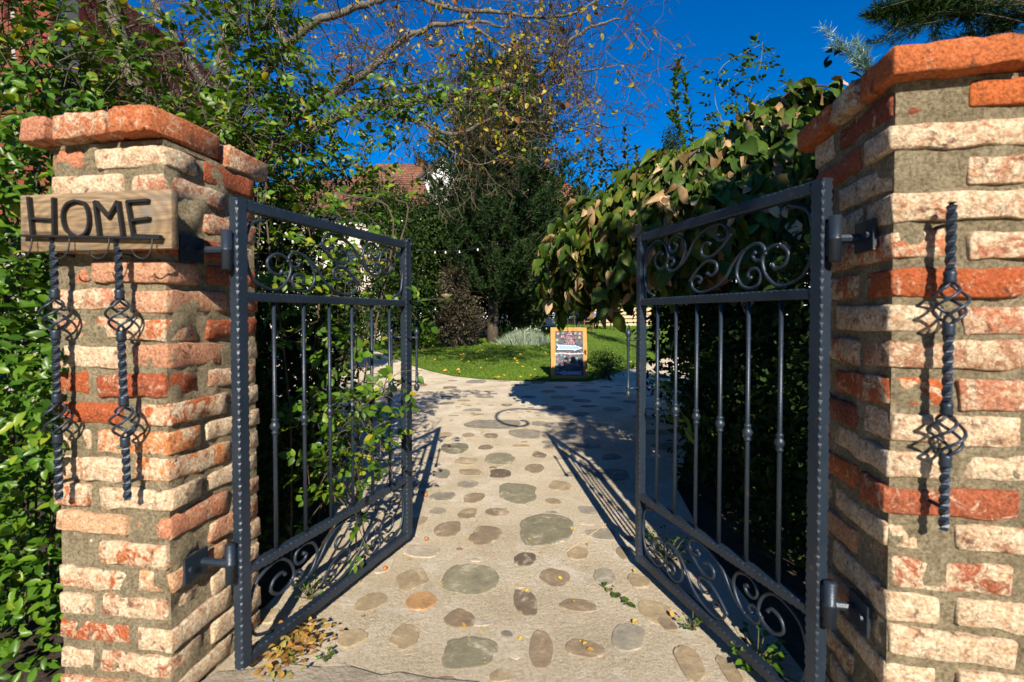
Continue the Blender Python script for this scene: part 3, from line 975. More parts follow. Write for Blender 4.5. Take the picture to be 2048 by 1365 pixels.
# ------------------------------------------------------------------ gates
def hammered(mb, a, b, side, w=.036, d=.036, seed=0):
    """Square bar with hammered (notched) edges from a to b; side = in-plane width direction."""
    a, b, side = Vector(a), Vector(b), Vector(side).normalized()
    t = (b - a); Ln = t.length; t.normalize()
    nn = t.cross(side).normalized()
    n = int(Ln / .0055)
    k0 = len(mb.v)
    for i in range(n + 1):
        p = a + t * (Ln * i / n)
        ch = .002 + .0045 * (.5 + .5 * math.sin(i * .0055 / .024 * 2 * math.pi + seed)) ** 2 + .001 * math.sin(i * .31)
        W, D_ = w / 2, d / 2
        for (sx, sy) in ((1, 1), (-1, 1), (-1, -1), (1, -1)):
            pts = [(sx * W, sy * (D_ - ch)), (sx * (W - ch), sy * D_)]
            if sx * sy < 0: pts.reverse()
            for x, y in pts: mb.v.append(p + side * x + nn * y)
    for i in range(n):
        for c in range(8):
            mb.f.append((k0 + i * 8 + c, k0 + i * 8 + (c + 1) % 8, k0 + (i + 1) * 8 + (c + 1) % 8, k0 + (i + 1) * 8 + c))
    mb.f.append(tuple(k0 + c for c in range(8))[::-1]); mb.f.append(tuple(k0 + n * 8 + c for c in range(8)))

A_ = [(.0975, .99), (.03, .88), (.008, .68), (.004, .45), (.0355, .15), (.1265, .02), (.1877, .146), (.212, .357), (.19, .49), (.1414, .53), (.1, .42), (.112, .285), (.15, .24), (.168, .3)]
B_ = [(.196, .434), (.208, .54), (.237, .595), (.289, .552), (.326, .414), (.34, .243), (.3165, .085), (.271, .02), (.2288, .072), (.2178, .194), (.237, .27), (.267, .262), (.28, .19), (.262, .15)]
B2 = [(.199, .46), (.22, .38), (.2455, .385), (.257, .45), (.241, .49)]
C_ = [(.275, .57), (.32, .5), (.3637, .36), (.4034, .19), (.466, .062), (.5557, .015), (.604, .1), (.6105, .21), (.579, .265), (.544, .215), (.56, .165)]
E_ = [(.629, .2), (.568, .38), (.51, .47), (.46, .43), (.453, .32), (.482, .25), (.51, .29)]
def gate(label, hinge, free, H, side, name_side):
    """side=+1 for the left leaf (opening towards the right of its hinge)."""
    hx, hy = hinge; fx, fy = free
    W = math.hypot(fx - hx, fy - hy)
    ang = math.atan2(fy - hy, fx - hx)
    root = thing('iron_gate', label, 'gate', (hx, hy, .048), ang)
    U, Zv = Vector((1, 0, 0)), Vector((0, 0, 1))
    I = M['iron']
    w = .036
    mb = MB(); hammered(mb, (0, 0, 0), (0, 0, H), U, w * 1.15, w); mb.build('hinge_post', I, root)
    mb = MB(); hammered(mb, (W, 0, 0), (W, 0, H), U, w, w, 1); mb.build('latch_post', I, root)
    zl, zm = .31, 1.215
    for nm, z in (('top_rail', H - w / 2), ('middle_rail', zm), ('lower_rail', zl), ('bottom_rail', w / 2)):
        mb = MB(); hammered(mb, (w / 2 + .002, 0, z), (W - w / 2 - .002, 0, z), Zv, w * (.85 if z in (zl, zm) else 1), w * .93, z * 9); mb.build(nm, I, root)
    nb = 6
    for i in range(nb):
        x = W * (i + 1) / (nb + 1)
        mb = MB(); mb.tube([(x, 0, zl + .014), (x, 0, zm - .014)], .0068, 8)
        o = mb.build('bar', I, root, True)
        zk = (zl + zm) / 2
        mb = MB(); mb.lathe((x, 0, zk), [(.007, -.03), (.011, -.026), (.0115, -.02), (.008, -.016), (.014, -.008), (.0165, 0), (.014, .008), (.008, .016), (.0115, .02), (.011, .026), (.007, .03)], 12)
        mb.build('knob', I, o, True)
    def panel(z0, z1, vflip):
        iw, ih = W - w - .006, z1 - z0
        for rotd in (0, 1):
            for S in (A_, B_, B2, C_, E_):
                pts = []
                for (u, v) in S:
                    if rotd: u, v = 1 - u, 1 - v
                    if vflip: v = 1 - v
                    pts.append((w / 2 + .003 + iw * u, 0, z0 + ih * (.02 + .96 * v)))
                pts = catmull(pts, 7)
                n = len(pts)
                rr = [.0058] * n
                k = min(3, n)
                for q in range(k): rr[-1 - q] = .0085 - .0008 * q
                MB().tube(pts, rr, 7).build('scroll', I, root, True)
    panel(zm + .017, H - w - .001, False)
    panel(w + .001, zl - .017, True)
    # hinges
    for z in (.36, H - .17):
        o = MB().lathe((-.042, -.0 * side, z), [(.0, -.062), (.0155, -.062), (.0155, -.004), (.017, -.003), (.017, .003), (.0155, .004), (.0155, .062), (.0, .062)], 14).build('hinge', I, root, True)
        MB().box((-.026, 0, z), (.006, .008, .045)).build('hinge_leaf', I, o)
    # pull handles on both faces, and closing strip
    for s in (-1, 1):
        y = s * .075
        x = W - .012
        mb = MB()
        zc = .93
        prof = [(.006, -.16), (.011, -.15), (.0155, -.14), (.011, -.128), (.007, -.12), (.012, -.112), (.007, -.104), (.0065, -.05), (.0065, .05), (.007, .104), (.012, .112), (.007, .12), (.011, .128), (.0155, .14), (.011, .15), (.004, .165)]
        mb.lathe((x, y, zc), prof, 12)
        o = mb.build('pull_handle', I, root, True)
        for dz in (-.112, .112):
            MB().tube([(x, s * .016, zc + dz), (x, y, zc + dz)], .005, 8).build('handle_stub', I, o, True)
    if side == 1:
        mb = MB(); mb.box((W + w / 2 + .006, .008, (H - .02) / 2 + .01), (.006, .027, (H - .02) / 2))
        mb.box((W + w / 2 + .013, .008, (H - .02) / 2 + .01), (.0035, .012, (H - .02) / 2 - .01))
        mb.build('closing_strip', I, root)
        mb = MB()
        pts = []
        for i in range(16):
            a = math.pi * 1.0 + i / 15 * math.pi * 1.7
            pts.append((W + w / 2 + .032 + .021 * math.cos(-a + math.pi * 2), .008, H + .0 + .021 * math.sin(-a)))
        mb.tube(pts, .007, 6); mb.build('top_curl', I, root, True)
    else:
        MB().box((W + w / 2 + .004, -.0, .93), (.003, .012, .06)).build('lock_plate', I, root)
    return root
GH = 1.53
gl = gate('left leaf of the dark blue wrought iron gate, standing open beside the HOME pillar', (-.885, 1.542), (-.548, 2.436), GH, 1, 'left')
gr = gate('right leaf of the dark blue wrought iron gate, standing open by the taller pillar', (.8615, 1.329), (.602, 2.209), GH, -1, 'right')
# wall brackets of the hinges (fixed to the gate leaf they carry)
for g_, F, zz, sgn in ((gl, FL, (.36, GH - .17), 1), (gr, FR, (.36, GH - .17), -1)):
    for z in zz:
        mb = MB()
        hp = g_.matrix_basis @ Vector((-.042, 0, z))
        hp = Matrix.Translation(g_.location) @ Matrix.Rotation(g_.rotation_euler.z, 4, 'Z') @ Vector((-.042, 0, z))
        l = F.inverted() @ hp
        inv = (Matrix.Translation(g_.location) @ Matrix.Rotation(g_.rotation_euler.z, 4, 'Z')).inverted() @ F
        plate = [inv @ Vector(q) for q in ((sgn * .003, l.y - .07, l.z - .04), (sgn * .003, l.y + .02, l.z - .04), (sgn * .003, l.y + .02, l.z + .04), (sgn * .003, l.y - .07, l.z + .04),
                                          (sgn * .011, l.y - .07, l.z - .04), (sgn * .011, l.y + .02, l.z - .04), (sgn * .011, l.y + .02, l.z + .04), (sgn * .011, l.y - .07, l.z + .04))]
        mb.add(plate, [(0, 1, 2, 3), (7, 6, 5, 4), (0, 4, 5, 1), (1, 5, 6, 2), (2, 6, 7, 3), (3, 7, 4, 0)])
        a = inv @ Vector((sgn * .008, l.y, l.z)); b = inv @ Vector((l.x, l.y, l.z))
        mb.tube([a, b], .012, 8)
        mb.tube([inv @ Vector((sgn * .008, l.y - .05, l.z)), inv @ Vector((sgn * .02, l.y - .05, l.z))], .009, 8)
        mb.build('wall_bracket', M['iron'], g_)

# iron lamp arm standing on the right pillar, above the picture: it throws the curled shadow on the path
arm = thing('lamp_arm', 'tall scrolled iron lamp arm standing by the right pillar above the gateway', 'lamp arm', (1.75, 1.35, 0))
MB().tube([(0, 0, 0), (0, 0, 2.95)], .03, 10).build('post', M['iron'], arm)
def armp(X, Z): return (X - 1.75, 0, Z)
cv = [armp(1.75, 2.6), armp(1.3, 2.72), armp(.9, 2.84), armp(.55, 2.9), armp(.36, 2.86), armp(.24, 2.74), armp(.2, 2.55), armp(.28, 2.37), armp(.42, 2.31), armp(.52, 2.36), armp(.53, 2.46), armp(.46, 2.49)]
MB().tube(catmull(cv, 8), .02, 8).build('scroll', M['iron'], arm, True)

# ------------------------------------------------------------------ chalkboard
cb = ground(1139, 761)
chalk = thing('chalkboard_sign', 'chalkboard in an orange wooden frame with names and arrows, standing at the lawn edge', 'chalkboard', (cb.x, cb.y, gz(cb.y)), R(1))
CW, CH, LEAN = .68, .99, R(9)
LM_ = Matrix.Rotation(-LEAN, 3, 'X')
def cpt(x, z, y=0): return LM_ @ Vector((x, y, z))
def cbox(x0, x1, z0, z1, y0, y1, mb=None):
    mb = mb or MB()
    v = [cpt(x, z, y) for z in (z0, z1) for y in (y0, y1) for x in (x0, x1)]
    mb.add(v, [(0, 2, 3, 1), (4, 5, 7, 6), (0, 1, 5, 4), (2, 6, 7, 3), (0, 4, 6, 2), (1, 3, 7, 5)])
    return mb
for nm, b in (('frame_stile', (-CW / 2, -CW / 2 + .085, 0, CH)), ('frame_stile', (CW / 2 - .075, CW / 2, 0, CH)), ('frame_rail', (-CW / 2 + .086, CW / 2 - .076, .0, .085)), ('frame_rail', (-CW / 2 + .086, CW / 2 - .076, CH - .07, CH))):
    cbox(*b, -.012, .014).build(nm, M['board_wood'], chalk)
bdm, nt, p, o_ = newmat('chalk_dust_slate')
n1 = noise_tex(nt, 5, 5, .7, dist=1)
r1 = ramp(nt, [(.35, (.03, .035, .042)), (.7, (.13, .145, .18))], n1.outputs[0])
nt.links.new(r1.outputs[0], p.inputs['Base Color']); p.inputs['Roughness'].default_value = .9
cbox(-CW / 2 + .08, CW / 2 - .07, .08, CH - .065, -.003, .006).build('slate', bdm, chalk)
back = MB()
for x in (-CW / 2 + .03, CW / 2 - .03):
    back.tube([cpt(x, CH - .05, .02), (x, .45, .0)], .014, 4)
back.build('back_leg', M['board_wood'], chalk)
def chalkm(name, c): return simple(name, c, rough=1)
PINK, WHITE, YEL, CYAN, BLUE, RED = (chalkm('chalk_' + n, c) for n, c in (('pink', (.55, .3, .32)), ('white', (.55, .56, .6)), ('yellow', (.5, .46, .15)), ('cyan', (.2, .42, .4)), ('blue', (.3, .5, .75)), ('red', (.45, .14, .17))))
def bpx(px, py):                       # zoomed photo pixel (crop at 1060,580 x6.825) to board coordinates
    fx = (px - 345) / (728 - 345); fz = (1190 - py) / (1190 - 565)
    return (-CW / 2 + .085 + fx * (CW - .16), .085 + fz * (CH - .155))
def stroke(mb, pts, r=.006, n=4):
    q = catmull([Vector((*bpx(*p_), 0)) for p_ in pts], n) if len(pts) > 2 else [Vector((*bpx(*p_), 0)) for p_ in pts]
    for i in range(len(q) - 1):
        a, b = q[i], q[i + 1]
        t = (b - a)
        if t.length < 1e-5: continue
        t.normalize(); s = Vector((-t.y, t.x, 0)) * r
        a = a - t * r * .6; b = b + t * r * .6
        vs = []
        for y in (-.0065, -.003):
            for k in (a - s, a + s, b + s, b - s): vs.append(cpt(k.x, k.y, y))
        mb.add(vs, [(0, 3, 2, 1), (4, 5, 6, 7), (0, 1, 5, 4), (1, 2, 6, 5), (2, 3, 7, 6), (3, 0, 4, 7)])
mb = MB()   # M a y a
stroke(mb, [(425, 660), (432, 625), (442, 655), (458, 622), (470, 658), (482, 660)])
for x0 in (505, 605):
    stroke(mb, [(x0 + 28, 645), (x0 + 14, 636), (x0, 655), (x0 + 8, 672), (x0 + 24, 660), (x0 + 28, 645), (x0 + 30, 668), (x0 + 40, 668)])
stroke(mb, [(548, 645), (552, 665), (568, 668), (584, 645), (578, 680), (560, 708), (548, 698), (570, 680), (600, 660)])
mb.build('chalk_word', PINK, chalk)
mb = MB()   # I r i s
stroke(mb, [(485, 708), (505, 698), (520, 706), (508, 728), (495, 752), (478, 748), (480, 738)])
stroke(mb, [(525, 752), (534, 722), (542, 730), (552, 722)]); stroke(mb, [(566, 722), (563, 748), (574, 750)]); stroke(mb, [(592, 748), (610, 716), (612, 742), (596, 752)])
stroke(mb, [(574, 708), (577, 704)])
mb.build('chalk_word', PINK, chalk)
mb = MB()   # I l i n c a
stroke(mb, [(440, 980), (470, 965), (478, 975), (465, 1005), (448, 1042), (425, 1045), (420, 1030)])
stroke(mb, [(470, 1045), (492, 1010), (498, 985), (488, 985), (484, 1020), (492, 1044), (505, 1035)])
stroke(mb, [(510, 1015), (508, 1040), (520, 1042)]); stroke(mb, [(530, 1045), (536, 1015), (550, 1016), (552, 1042), (562, 1042)])
stroke(mb, [(602, 1018), (584, 1018), (576, 1036), (592, 1046), (610, 1038)]); stroke(mb, [(650, 1018), (632, 1014), (622, 1038), (640, 1046), (655, 1018), (656, 1046), (680, 1060)])
mb.build('chalk_word', PINK, chalk)
def arrow(pts, fillm, linem, words):
    mb = MB(); q = [bpx(*a) for a in pts]
    cx = sum(a[0] for a in q) / len(q); cz = sum(a[1] for a in q) / len(q)
    v = [cpt(a, b, -.0045) for a, b in q] + [cpt(a, b, -.003) for a, b in q]
    n = len(q)
    mb.add(v, [tuple(range(n)), tuple(range(n, 2 * n))[::-1]] + [(i, (i + 1) % n, n + (i + 1) % n, n + i) for i in range(n)])
    mb.build('chalk_arrow', fillm, chalk)
    mb = MB()
    for i in range(n): stroke(mb, [pts[i], pts[(i + 1) % n]], .006)
    mb.build('chalk_arrow_outline', linem, chalk)
    mb = MB()
    for x in range(*words[0], 16):
        stroke(mb, [(x, words[1] - 9), (x + 4, words[1] + 8), (x + 9, words[1] - 7)], .0035)
    mb.build('chalk_scribble', BLUE, chalk)
PALEB = chalkm('chalk_pale_blue', (.22, .33, .5))
arrow([(370, 760), (605, 775), (605, 765), (716, 803), (605, 838), (605, 824), (365, 822), (395, 790)], PALEB, WHITE, ((430, 560), 795))
arrow([(386, 1150), (470, 1118), (470, 1135), (700, 1135), (680, 1155), (700, 1175), (470, 1172), (470, 1185)], PALEB, PINK, ((500, 660), 1155))
mb = MB(); stroke(mb, [(350, 880), (450, 876), (560, 886), (718, 880)], .012); mb.build('chalk_line', WHITE, chalk)
mb = MB(); stroke(mb, [(360, 888), (420, 868), (480, 890), (540, 872), (600, 892), (660, 872), (712, 886)], .006); mb.build('chalk_line', PINK, chalk)
def star(x, y, s, m):
    mb = MB()
    for k in range(3):
        a = k * math.pi / 3 + .3
        stroke(mb, [(x - s * math.cos(a), y - s * math.sin(a)), (x + s * math.cos(a), y + s * math.sin(a))], .0045)
    mb.build('chalk_star', m, chalk)
for x, y, s, m in ((372, 690, 16, YEL), (682, 655, 16, YEL), (590, 708, 12, RED), (366, 752, 18, CYAN), (470, 922, 14, CYAN), (555, 918, 12, RED), (428, 905, 12, CYAN), (632, 950, 20, CYAN), (372, 960, 18, RED),
                   (548, 972, 10, YEL), (360, 900, 14, CYAN), (358, 1040, 18, CYAN), (372, 1096, 18, CYAN), (372, 1146, 18, CYAN), (385, 600, 18, PINK), (625, 595, 16, PINK), (455, 590, 12, PINK), (690, 600, 20, PINK)):
    star(x, y, s, m)
mb = MB(); stroke(mb, [(515, 620), (550, 572), (582, 626)], .007); stroke(mb, [(530, 610), (570, 612)], .007); mb.build('chalk_star', PINK, chalk)

# ------------------------------------------------------------------ buildings
def roofmat():
    m, nt, p, o = newmat('roof_tiles')
    tc = nt.nodes.new('ShaderNodeTexCoord')
    br = nt.nodes.new('ShaderNodeTexBrick')
    br.inputs['Scale'].default_value = 1; br.inputs['Mortar Size'].default_value = .02
    br.inputs['Brick Width'].default_value = .26; br.inputs['Row Height'].default_value = .3
    br.inputs['Color1'].default_value = (.17, .065, .038, 1); br.inputs['Color2'].default_value = (.27, .13, .08, 1); br.inputs['Mortar'].default_value = (.06, .03, .02, 1)
    nt.links.new(tc.outputs['UV'], br.inputs[0])
    n = world_noise(nt, .9, 5, .7)
    v = ramp(nt, [(.3, (.6, .6, .6)), (.7, (1.3, 1.25, 1.2))], n.outputs[0])
    nt.links.new(mix(nt, br.outputs[0], v.outputs[0], 1, 'MULTIPLY'), p.inputs['Base Color'])
    p.inputs['Roughness'].default_value = .85
    return m
M['roof'] = roofmat()
def roof_plane(name, quad, root, rows=.33):
    """quad: eave left, eave right, ridge right, ridge left (world). Built of overlapping courses of tiles."""
    a, b, c, d = [Vector(q) for q in quad]
    n = max(3, int(((d - a).length + (c - b).length) / 2 / rows))
    nrm = (b - a).cross(d - a).normalized()
    if nrm.z < 0: nrm = -nrm
    v, f, uv = [], [], []
    for i in range(n):
        t0, t1 = i / n, (i + 1) / n + .15 / n
        l0, r0 = a.lerp(d, t0), b.lerp(c, t0)
        l1, r1 = a.lerp(d, min(t1, 1)), b.lerp(c, min(t1, 1))
        k = len(v)
        v += [l0 + nrm * .06, r0 + nrm * .06, r1 + nrm * .01, l1 + nrm * .01, l0 - nrm * .02, r0 - nrm * .02]
        f += [(k, k + 1, k + 2, k + 3), (k + 4, k + 5, k + 1, k)]
    o = obj(name, v, f, M['roof'], root, world=True)
    me = o.data
    uvl = me.uv_layers.new(name='UVMap')
    u_ = (b - a).normalized(); w_ = nrm.cross(u_)
    for lp in me.loops:
        co = me.vertices[lp.vertex_index].co + root.location
        uvl.data[lp.index].uv = (co.dot(u_), abs(co.dot(w_)))
    return o
def wall(name, pts, m, root, th=.3, dirn=Vector((0, 1, 0))):
    v = [Vector(q) for q in pts] + [Vector(q) + dirn * th for q in pts]
    n = len(pts)
    return obj(name, v, [tuple(range(n)), tuple(range(n, 2 * n))[::-1]] + [(i, (i + 1) % n, n + (i + 1) % n, n + i)[::-1] for i in range(n)], m, root, world=True)
def window(root, x, z, w, h, y, m=None):
    mb = MB()
    for b in (((x - w / 2, x - w / 2 + .07), (z, z + h)), ((x + w / 2 - .07, x + w / 2), (z, z + h)), ((x - w / 2 + .07, x + w / 2 - .07), (z, z + .07)), ((x - w / 2 + .07, x + w / 2 - .07), (z + h - .07, z + h)), ((x - .03, x + .03), (z + .07, z + h - .07))):
        (x0, x1), (z0, z1) = b
        mb.box(((x0 + x1) / 2, y - .02, (z0 + z1) / 2), ((x1 - x0) / 2, .045, (z1 - z0) / 2))
    f = mb.build('window', M['brown_wood'], root, world=True)
    pane = MB().box((x, y - .006, z + h / 2), (w / 2 - .07, .01, h / 2 - .07)).build('pane', M['glass'], None)
    pane.data.transform(Matrix.Translation(-root.location)); pane.parent = f
    return f

# main guest house far behind the garden
hz = gz(34)
HY = 33
h1 = thing('guest_house', 'white guest house with brown tiled hip roof and gables behind the pine', 'house', (0, HY, hz))
x0, x1, ez = -14.5, 5.5, 8.6
wall('wall', [(x0, HY, hz), (x1, HY, hz), (x1, HY, ez), (x0, HY, ez)], M['white_wall'], h1)
wall('wall', [(x1, HY, hz), (x1, HY + 9, hz), (x1, HY + 9, ez), (x1, HY, ez)], M['white_wall'], h1, -.3, Vector((1, 0, 0)))
roof_plane('roof', [(x0 - .6, HY - .7, ez - .1), (x1 + .6, HY - .7, ez - .1), (x1 - 3.4, HY + 4.5, 13.1), (x0 + 4, HY + 4.5, 13.1)], h1)
roof_plane('roof', [(x1 + .6, HY - .7, ez - .1), (x1 + .6, HY + 9.7, ez - .1), (x1 - 3.4, HY + 4.55, 13.1), (x1 - 3.42, HY + 4.5, 13.1)], h1)
for xx in (-12, -9.5, -6.5, -1, 1.5, 4): window(h1, xx, 5.2, 1.1, 1.5, HY); window(h1, xx, 2.2, 1.1, 1.5, HY)
# gable dormer
for gx, gw, gz0, gh in ((-4.6, 2.0, 8.6, 3.2), (.3, 1.3, 8.6, 2.6)):
    wall('gable', [(gx - gw, HY - .9, gz0), (gx + gw, HY - .9, gz0), (gx + gw, HY - .9, gz0 + gh * .45), (gx, HY - .9, gz0 + gh), (gx - gw, HY - .9, gz0 + gh * .45)], M['white_wall'], h1, .3)
    for s in (-1, 1):
        e0 = Vector((gx + s * (gw + .35), HY - 1.3, gz0 + gh * .36)); e1 = Vector((gx, HY - 1.3, gz0 + gh + .1))
        back_ = Vector((0, 4, 0))
        q = [e0, e0 + back_, e1 + back_, e1]
        roof_plane('dormer_roof', q, h1)
        MB().tube([e0 + Vector((0, -.05, -.1)), e1 + Vector((0, -.05, -.1))], .11, 4).build('verge_board', M['dark_trim'], h1, world=True)

# right wing, its roof climbing to the right
h2 = thing('side_house', 'pale house with long brown tiled roof rising behind the weeping tree', 'house', (9, 26, gz(26)))
wall('wall', [(5.0, 26, 1), (20, 26, 1), (20, 26, 7.6), (5.0, 26, 7.6)], simple('pale_blue_wall', (.55, .6, .66), rough=.9), h2)
wall('wall', [(5.0, 26.3, 1), (5.0, 36, 1), (5.0, 36, 7.6), (5.0, 26.3, 7.6)], M['white_wall'], h2, .3, Vector((1, 0, 0)))
roof_plane('roof', [(4.5, 25.3, 7.5), (21, 25.3, 7.5), (18, 30, 11.8), (9.0, 30, 11.2)], h2)
for xx in (7, 10, 13): window(h2, xx, 4.4, 1.1, 1.5, 26)

# cottage seen through the left gate leaf
h3 = thing('cottage', 'cream walled cottage with brown tiled roof behind the climbing rose', 'house', (-6, 17, gz(17)))
wall('wall', [(-9.6, 17, gz(17)), (-4.7, 17, gz(17)), (-4.7, 17, 4.9), (-9.6, 17, 4.9)], M['cream_wall'], h3)
wall('wall', [(-4.7, 17.3, gz(17)), (-4.7, 24, gz(17)), (-4.7, 24, 4.9), (-4.7, 17.3, 4.9)], M['cream_wall'], h3, -.3, Vector((1, 0, 0)))
roof_plane('roof', [(-10.2, 16.4, 4.9), (-2.7, 16.4, 4.9), (-3.7, 20, 6.9), (-9.6, 20, 6.9)], h3)
for xx in (-8.3, -5.9): window(h3, xx, 2.3, 1.0, 1.3, 17)

# red brick gable at the top left
h4 = thing('brick_house', 'corner of a red brick house at the upper left behind leaves', 'house', (-6.4, 5.6, 0))
RB = simple('red_brick_block', (.16, .03, .018), (.24, .05, .028), rough=.9, scale=6, bstr=.5, bscale=30)
wall('wall', [(-9.5, 5.72, 0), (-5.42, 5.72, 0), (-5.42, 5.72, 5.6), (-9.5, 5.72, 5.6)], simple('pale_mortar', (.3, .28, .25), rough=.95), h4)
wall('wall', [(-5.42, 6.03, 0), (-5.42, 9.5, 0), (-5.42, 9.5, 5.6), (-5.42, 6.03, 5.6)], RB, h4, -.3, Vector((1, 0, 0)))
bmv = brick_mesh(.42, .1, .2, 300, r=.006, amp=.001, nx=3); bmv.materials.clear(); bmv.materials.append(RB)
for k in range(15):
    z = 2.35 + k * .222
    for j in range(4):
        o = link(bpy.data.objects.new('brick', bmv), h4)
        xx = -5.625 - j * .442 - (k % 2) * .0
        if k % 2: xx = -5.625 - j * .442 + (.0 if j else 0) - .0
        o.location = (xx + 6.4 - (.1 if k % 2 and j else 0), .09, z)
        o['kind'] = 'part' if False else ''
        del o['kind']

# ------------------------------------------------------------------ garden furniture far back
def boxes(name, lst, m, root):
    mb = MB()
    for c, h in lst: mb.box(c, h)
    return mb.build(name, m, root)
by = 24.0
bc = at(1098, 655, by)
bench = thing('garden_bench', 'dark iron garden bench with patterned back beside the lavender', 'bench', (bc.x, by, gz(by)), R(0))
for s in (-1, 1):
    mb = MB()
    mb.tube([(s * .62, -.25, 0), (s * .62, -.22, .42)], .02, 6); mb.tube([(s * .62, .2, 0), (s * .62, .18, .45), (s * .62, .28, .88)], .02, 6); mb.tube([(s * .62, -.25, .62), (s * .62, .24, .64)], .02, 6)
    mb.tube([(s * .62, -.24, .42), (s * .62, -.25, .62)], .016, 6)
    mb.build('side_frame', M['black_iron'], bench)
for k in range(5): boxes('seat_slat', [((0, -.22 + k * .1, .43), (.62, .035, .013))], M['brown_wood'], bench)
boxes('back_rail', [((0, .27, .87), (.62, .015, .03))], M['brown_wood'], bench); boxes('back_rail', [((0, .22, .56), (.62, .015, .03))], M['brown_wood'], bench)
mb = MB()
for k in range(13):
    x = -.6 + k * .1
    mb.tube([(x, .225, .59), (x + .1 if k < 12 else x, .265, .84)], .013, 4); mb.tube([(x, .265, .84), (x + .1 if k < 12 else x, .225, .59)], .013, 4)
mb.build('back_lattice', simple('lattice_grey', (.45, .45, .47), rough=.6), bench)

tc_ = at(1190, 655, 22)
table = thing('garden_table', 'long table under a bright blue cloth at the back of the lawn', 'table', (tc_.x, 22, gz(22)))
boxes('table_top', [((0, 0, .77), (.85, .4, .02))], simple('blue_cloth', (.01, .09, .42), (.015, .13, .5), rough=.8), table)
boxes('cloth_hem', [((0, -.405, .72), (.85, .008, .06))], bpy.data.materials['blue_cloth'], table)
for sx in (-.8, .8):
    for sy in (-.34, .34): boxes('leg', [((sx, sy, .375), (.025, .025, .375))], M['black_iron'], table)
ch = thing('wooden_chair', 'dark wooden chair standing in front of the blue table', 'chair', (tc_.x - .45, 21.4, gz(21.4)), R(8))
boxes('seat', [((0, 0, .45), (.22, .21, .02))], M['brown_wood'], ch); 
boxes('backrest', [((0, -.2, .75), (.21, .012, .14))], M['brown_wood'], ch)
for sx in (-1, 1):
    boxes('leg', [((sx * .2, .19, .215), (.018, .018, .215))], M['brown_wood'], ch); boxes('leg', [((sx * .2, -.2, .45), (.018, .018, .45))], M['brown_wood'], ch)
lw = thing('garden_wall', 'low white garden wall with red coping behind the bench', 'wall', (at(1080, 655, 24.7).x, 24.7, gz(24.7)))
boxes('wall_body', [((0, 0, .5), (.95, .12, .5))], M['white_wall'], lw)
boxes('coping', [((.0, 0, 1.03), (1.0, .16, .03))], simple('terracotta', (.35, .09, .03), (.42, .13, .05), rough=.8), lw)
pf = thing('wooden_fence', 'pale wooden plank fence behind the blue table', 'fence', (at(1245, 652, 25).x, 25, gz(25)))
for k in range(5): boxes('plank', [((0, 0, .1 + k * .2), (1.5, .02, .075))], M['pale_wood'], pf)
for k in range(5): boxes('post', [((-1.4 + k * .7, .06, .5), (.05, .04, .52))], M['brown_wood'], pf)
wp = thing('wooden_post', 'reddish brown wooden post left of the weeping tree trunk', 'post', (at(1126, 652, 20).x, 20, gz(20)))
boxes('shaft', [((0, 0, .42), (.1, .06, .42))], simple('reddish_wood', (.26, .1, .03), (.36, .16, .06)), wp); boxes('cap', [((0, 0, .855), (.115, .075, .015))], M['brown_wood'], wp)
# white planter seen between the bars of the right leaf
wq = at(1480, 640, 9)
if False: pl_ = thing('white_planter', 'small white stuccoed garden pier glimpsed through the right gate bars', 'garden pier', (wq.x, 9.2, gz(9.2)))


# string of little lamps
sl_ = thing('string_lights', 'string of small white bulbs hanging before the dark hedge', 'string lights', at(870, 500, 12))
wire = [at(700, 488, 11), at(780, 500, 11.5), at(870, 502, 12), at(930, 500, 12.3), at(1010, 488, 12.8)]
cw = catmull(wire, 6)
MB().tube(cw, .004, 4).build('wire', M['black_iron'], sl_, world=True)
for px in (690, 745, 815, 864, 890, 922, 960):
    q = min(cw, key=lambda w: abs(1024 + w.x / w.y * FPX - px))
    MB().lathe(q + Vector((0, 0, -.05)), [(.0, -.03), (.018, -.02), (.022, 0), (.014, .02), (.008, .04)], 8).build('bulb', M['white_wall'], sl_, True, world=True)

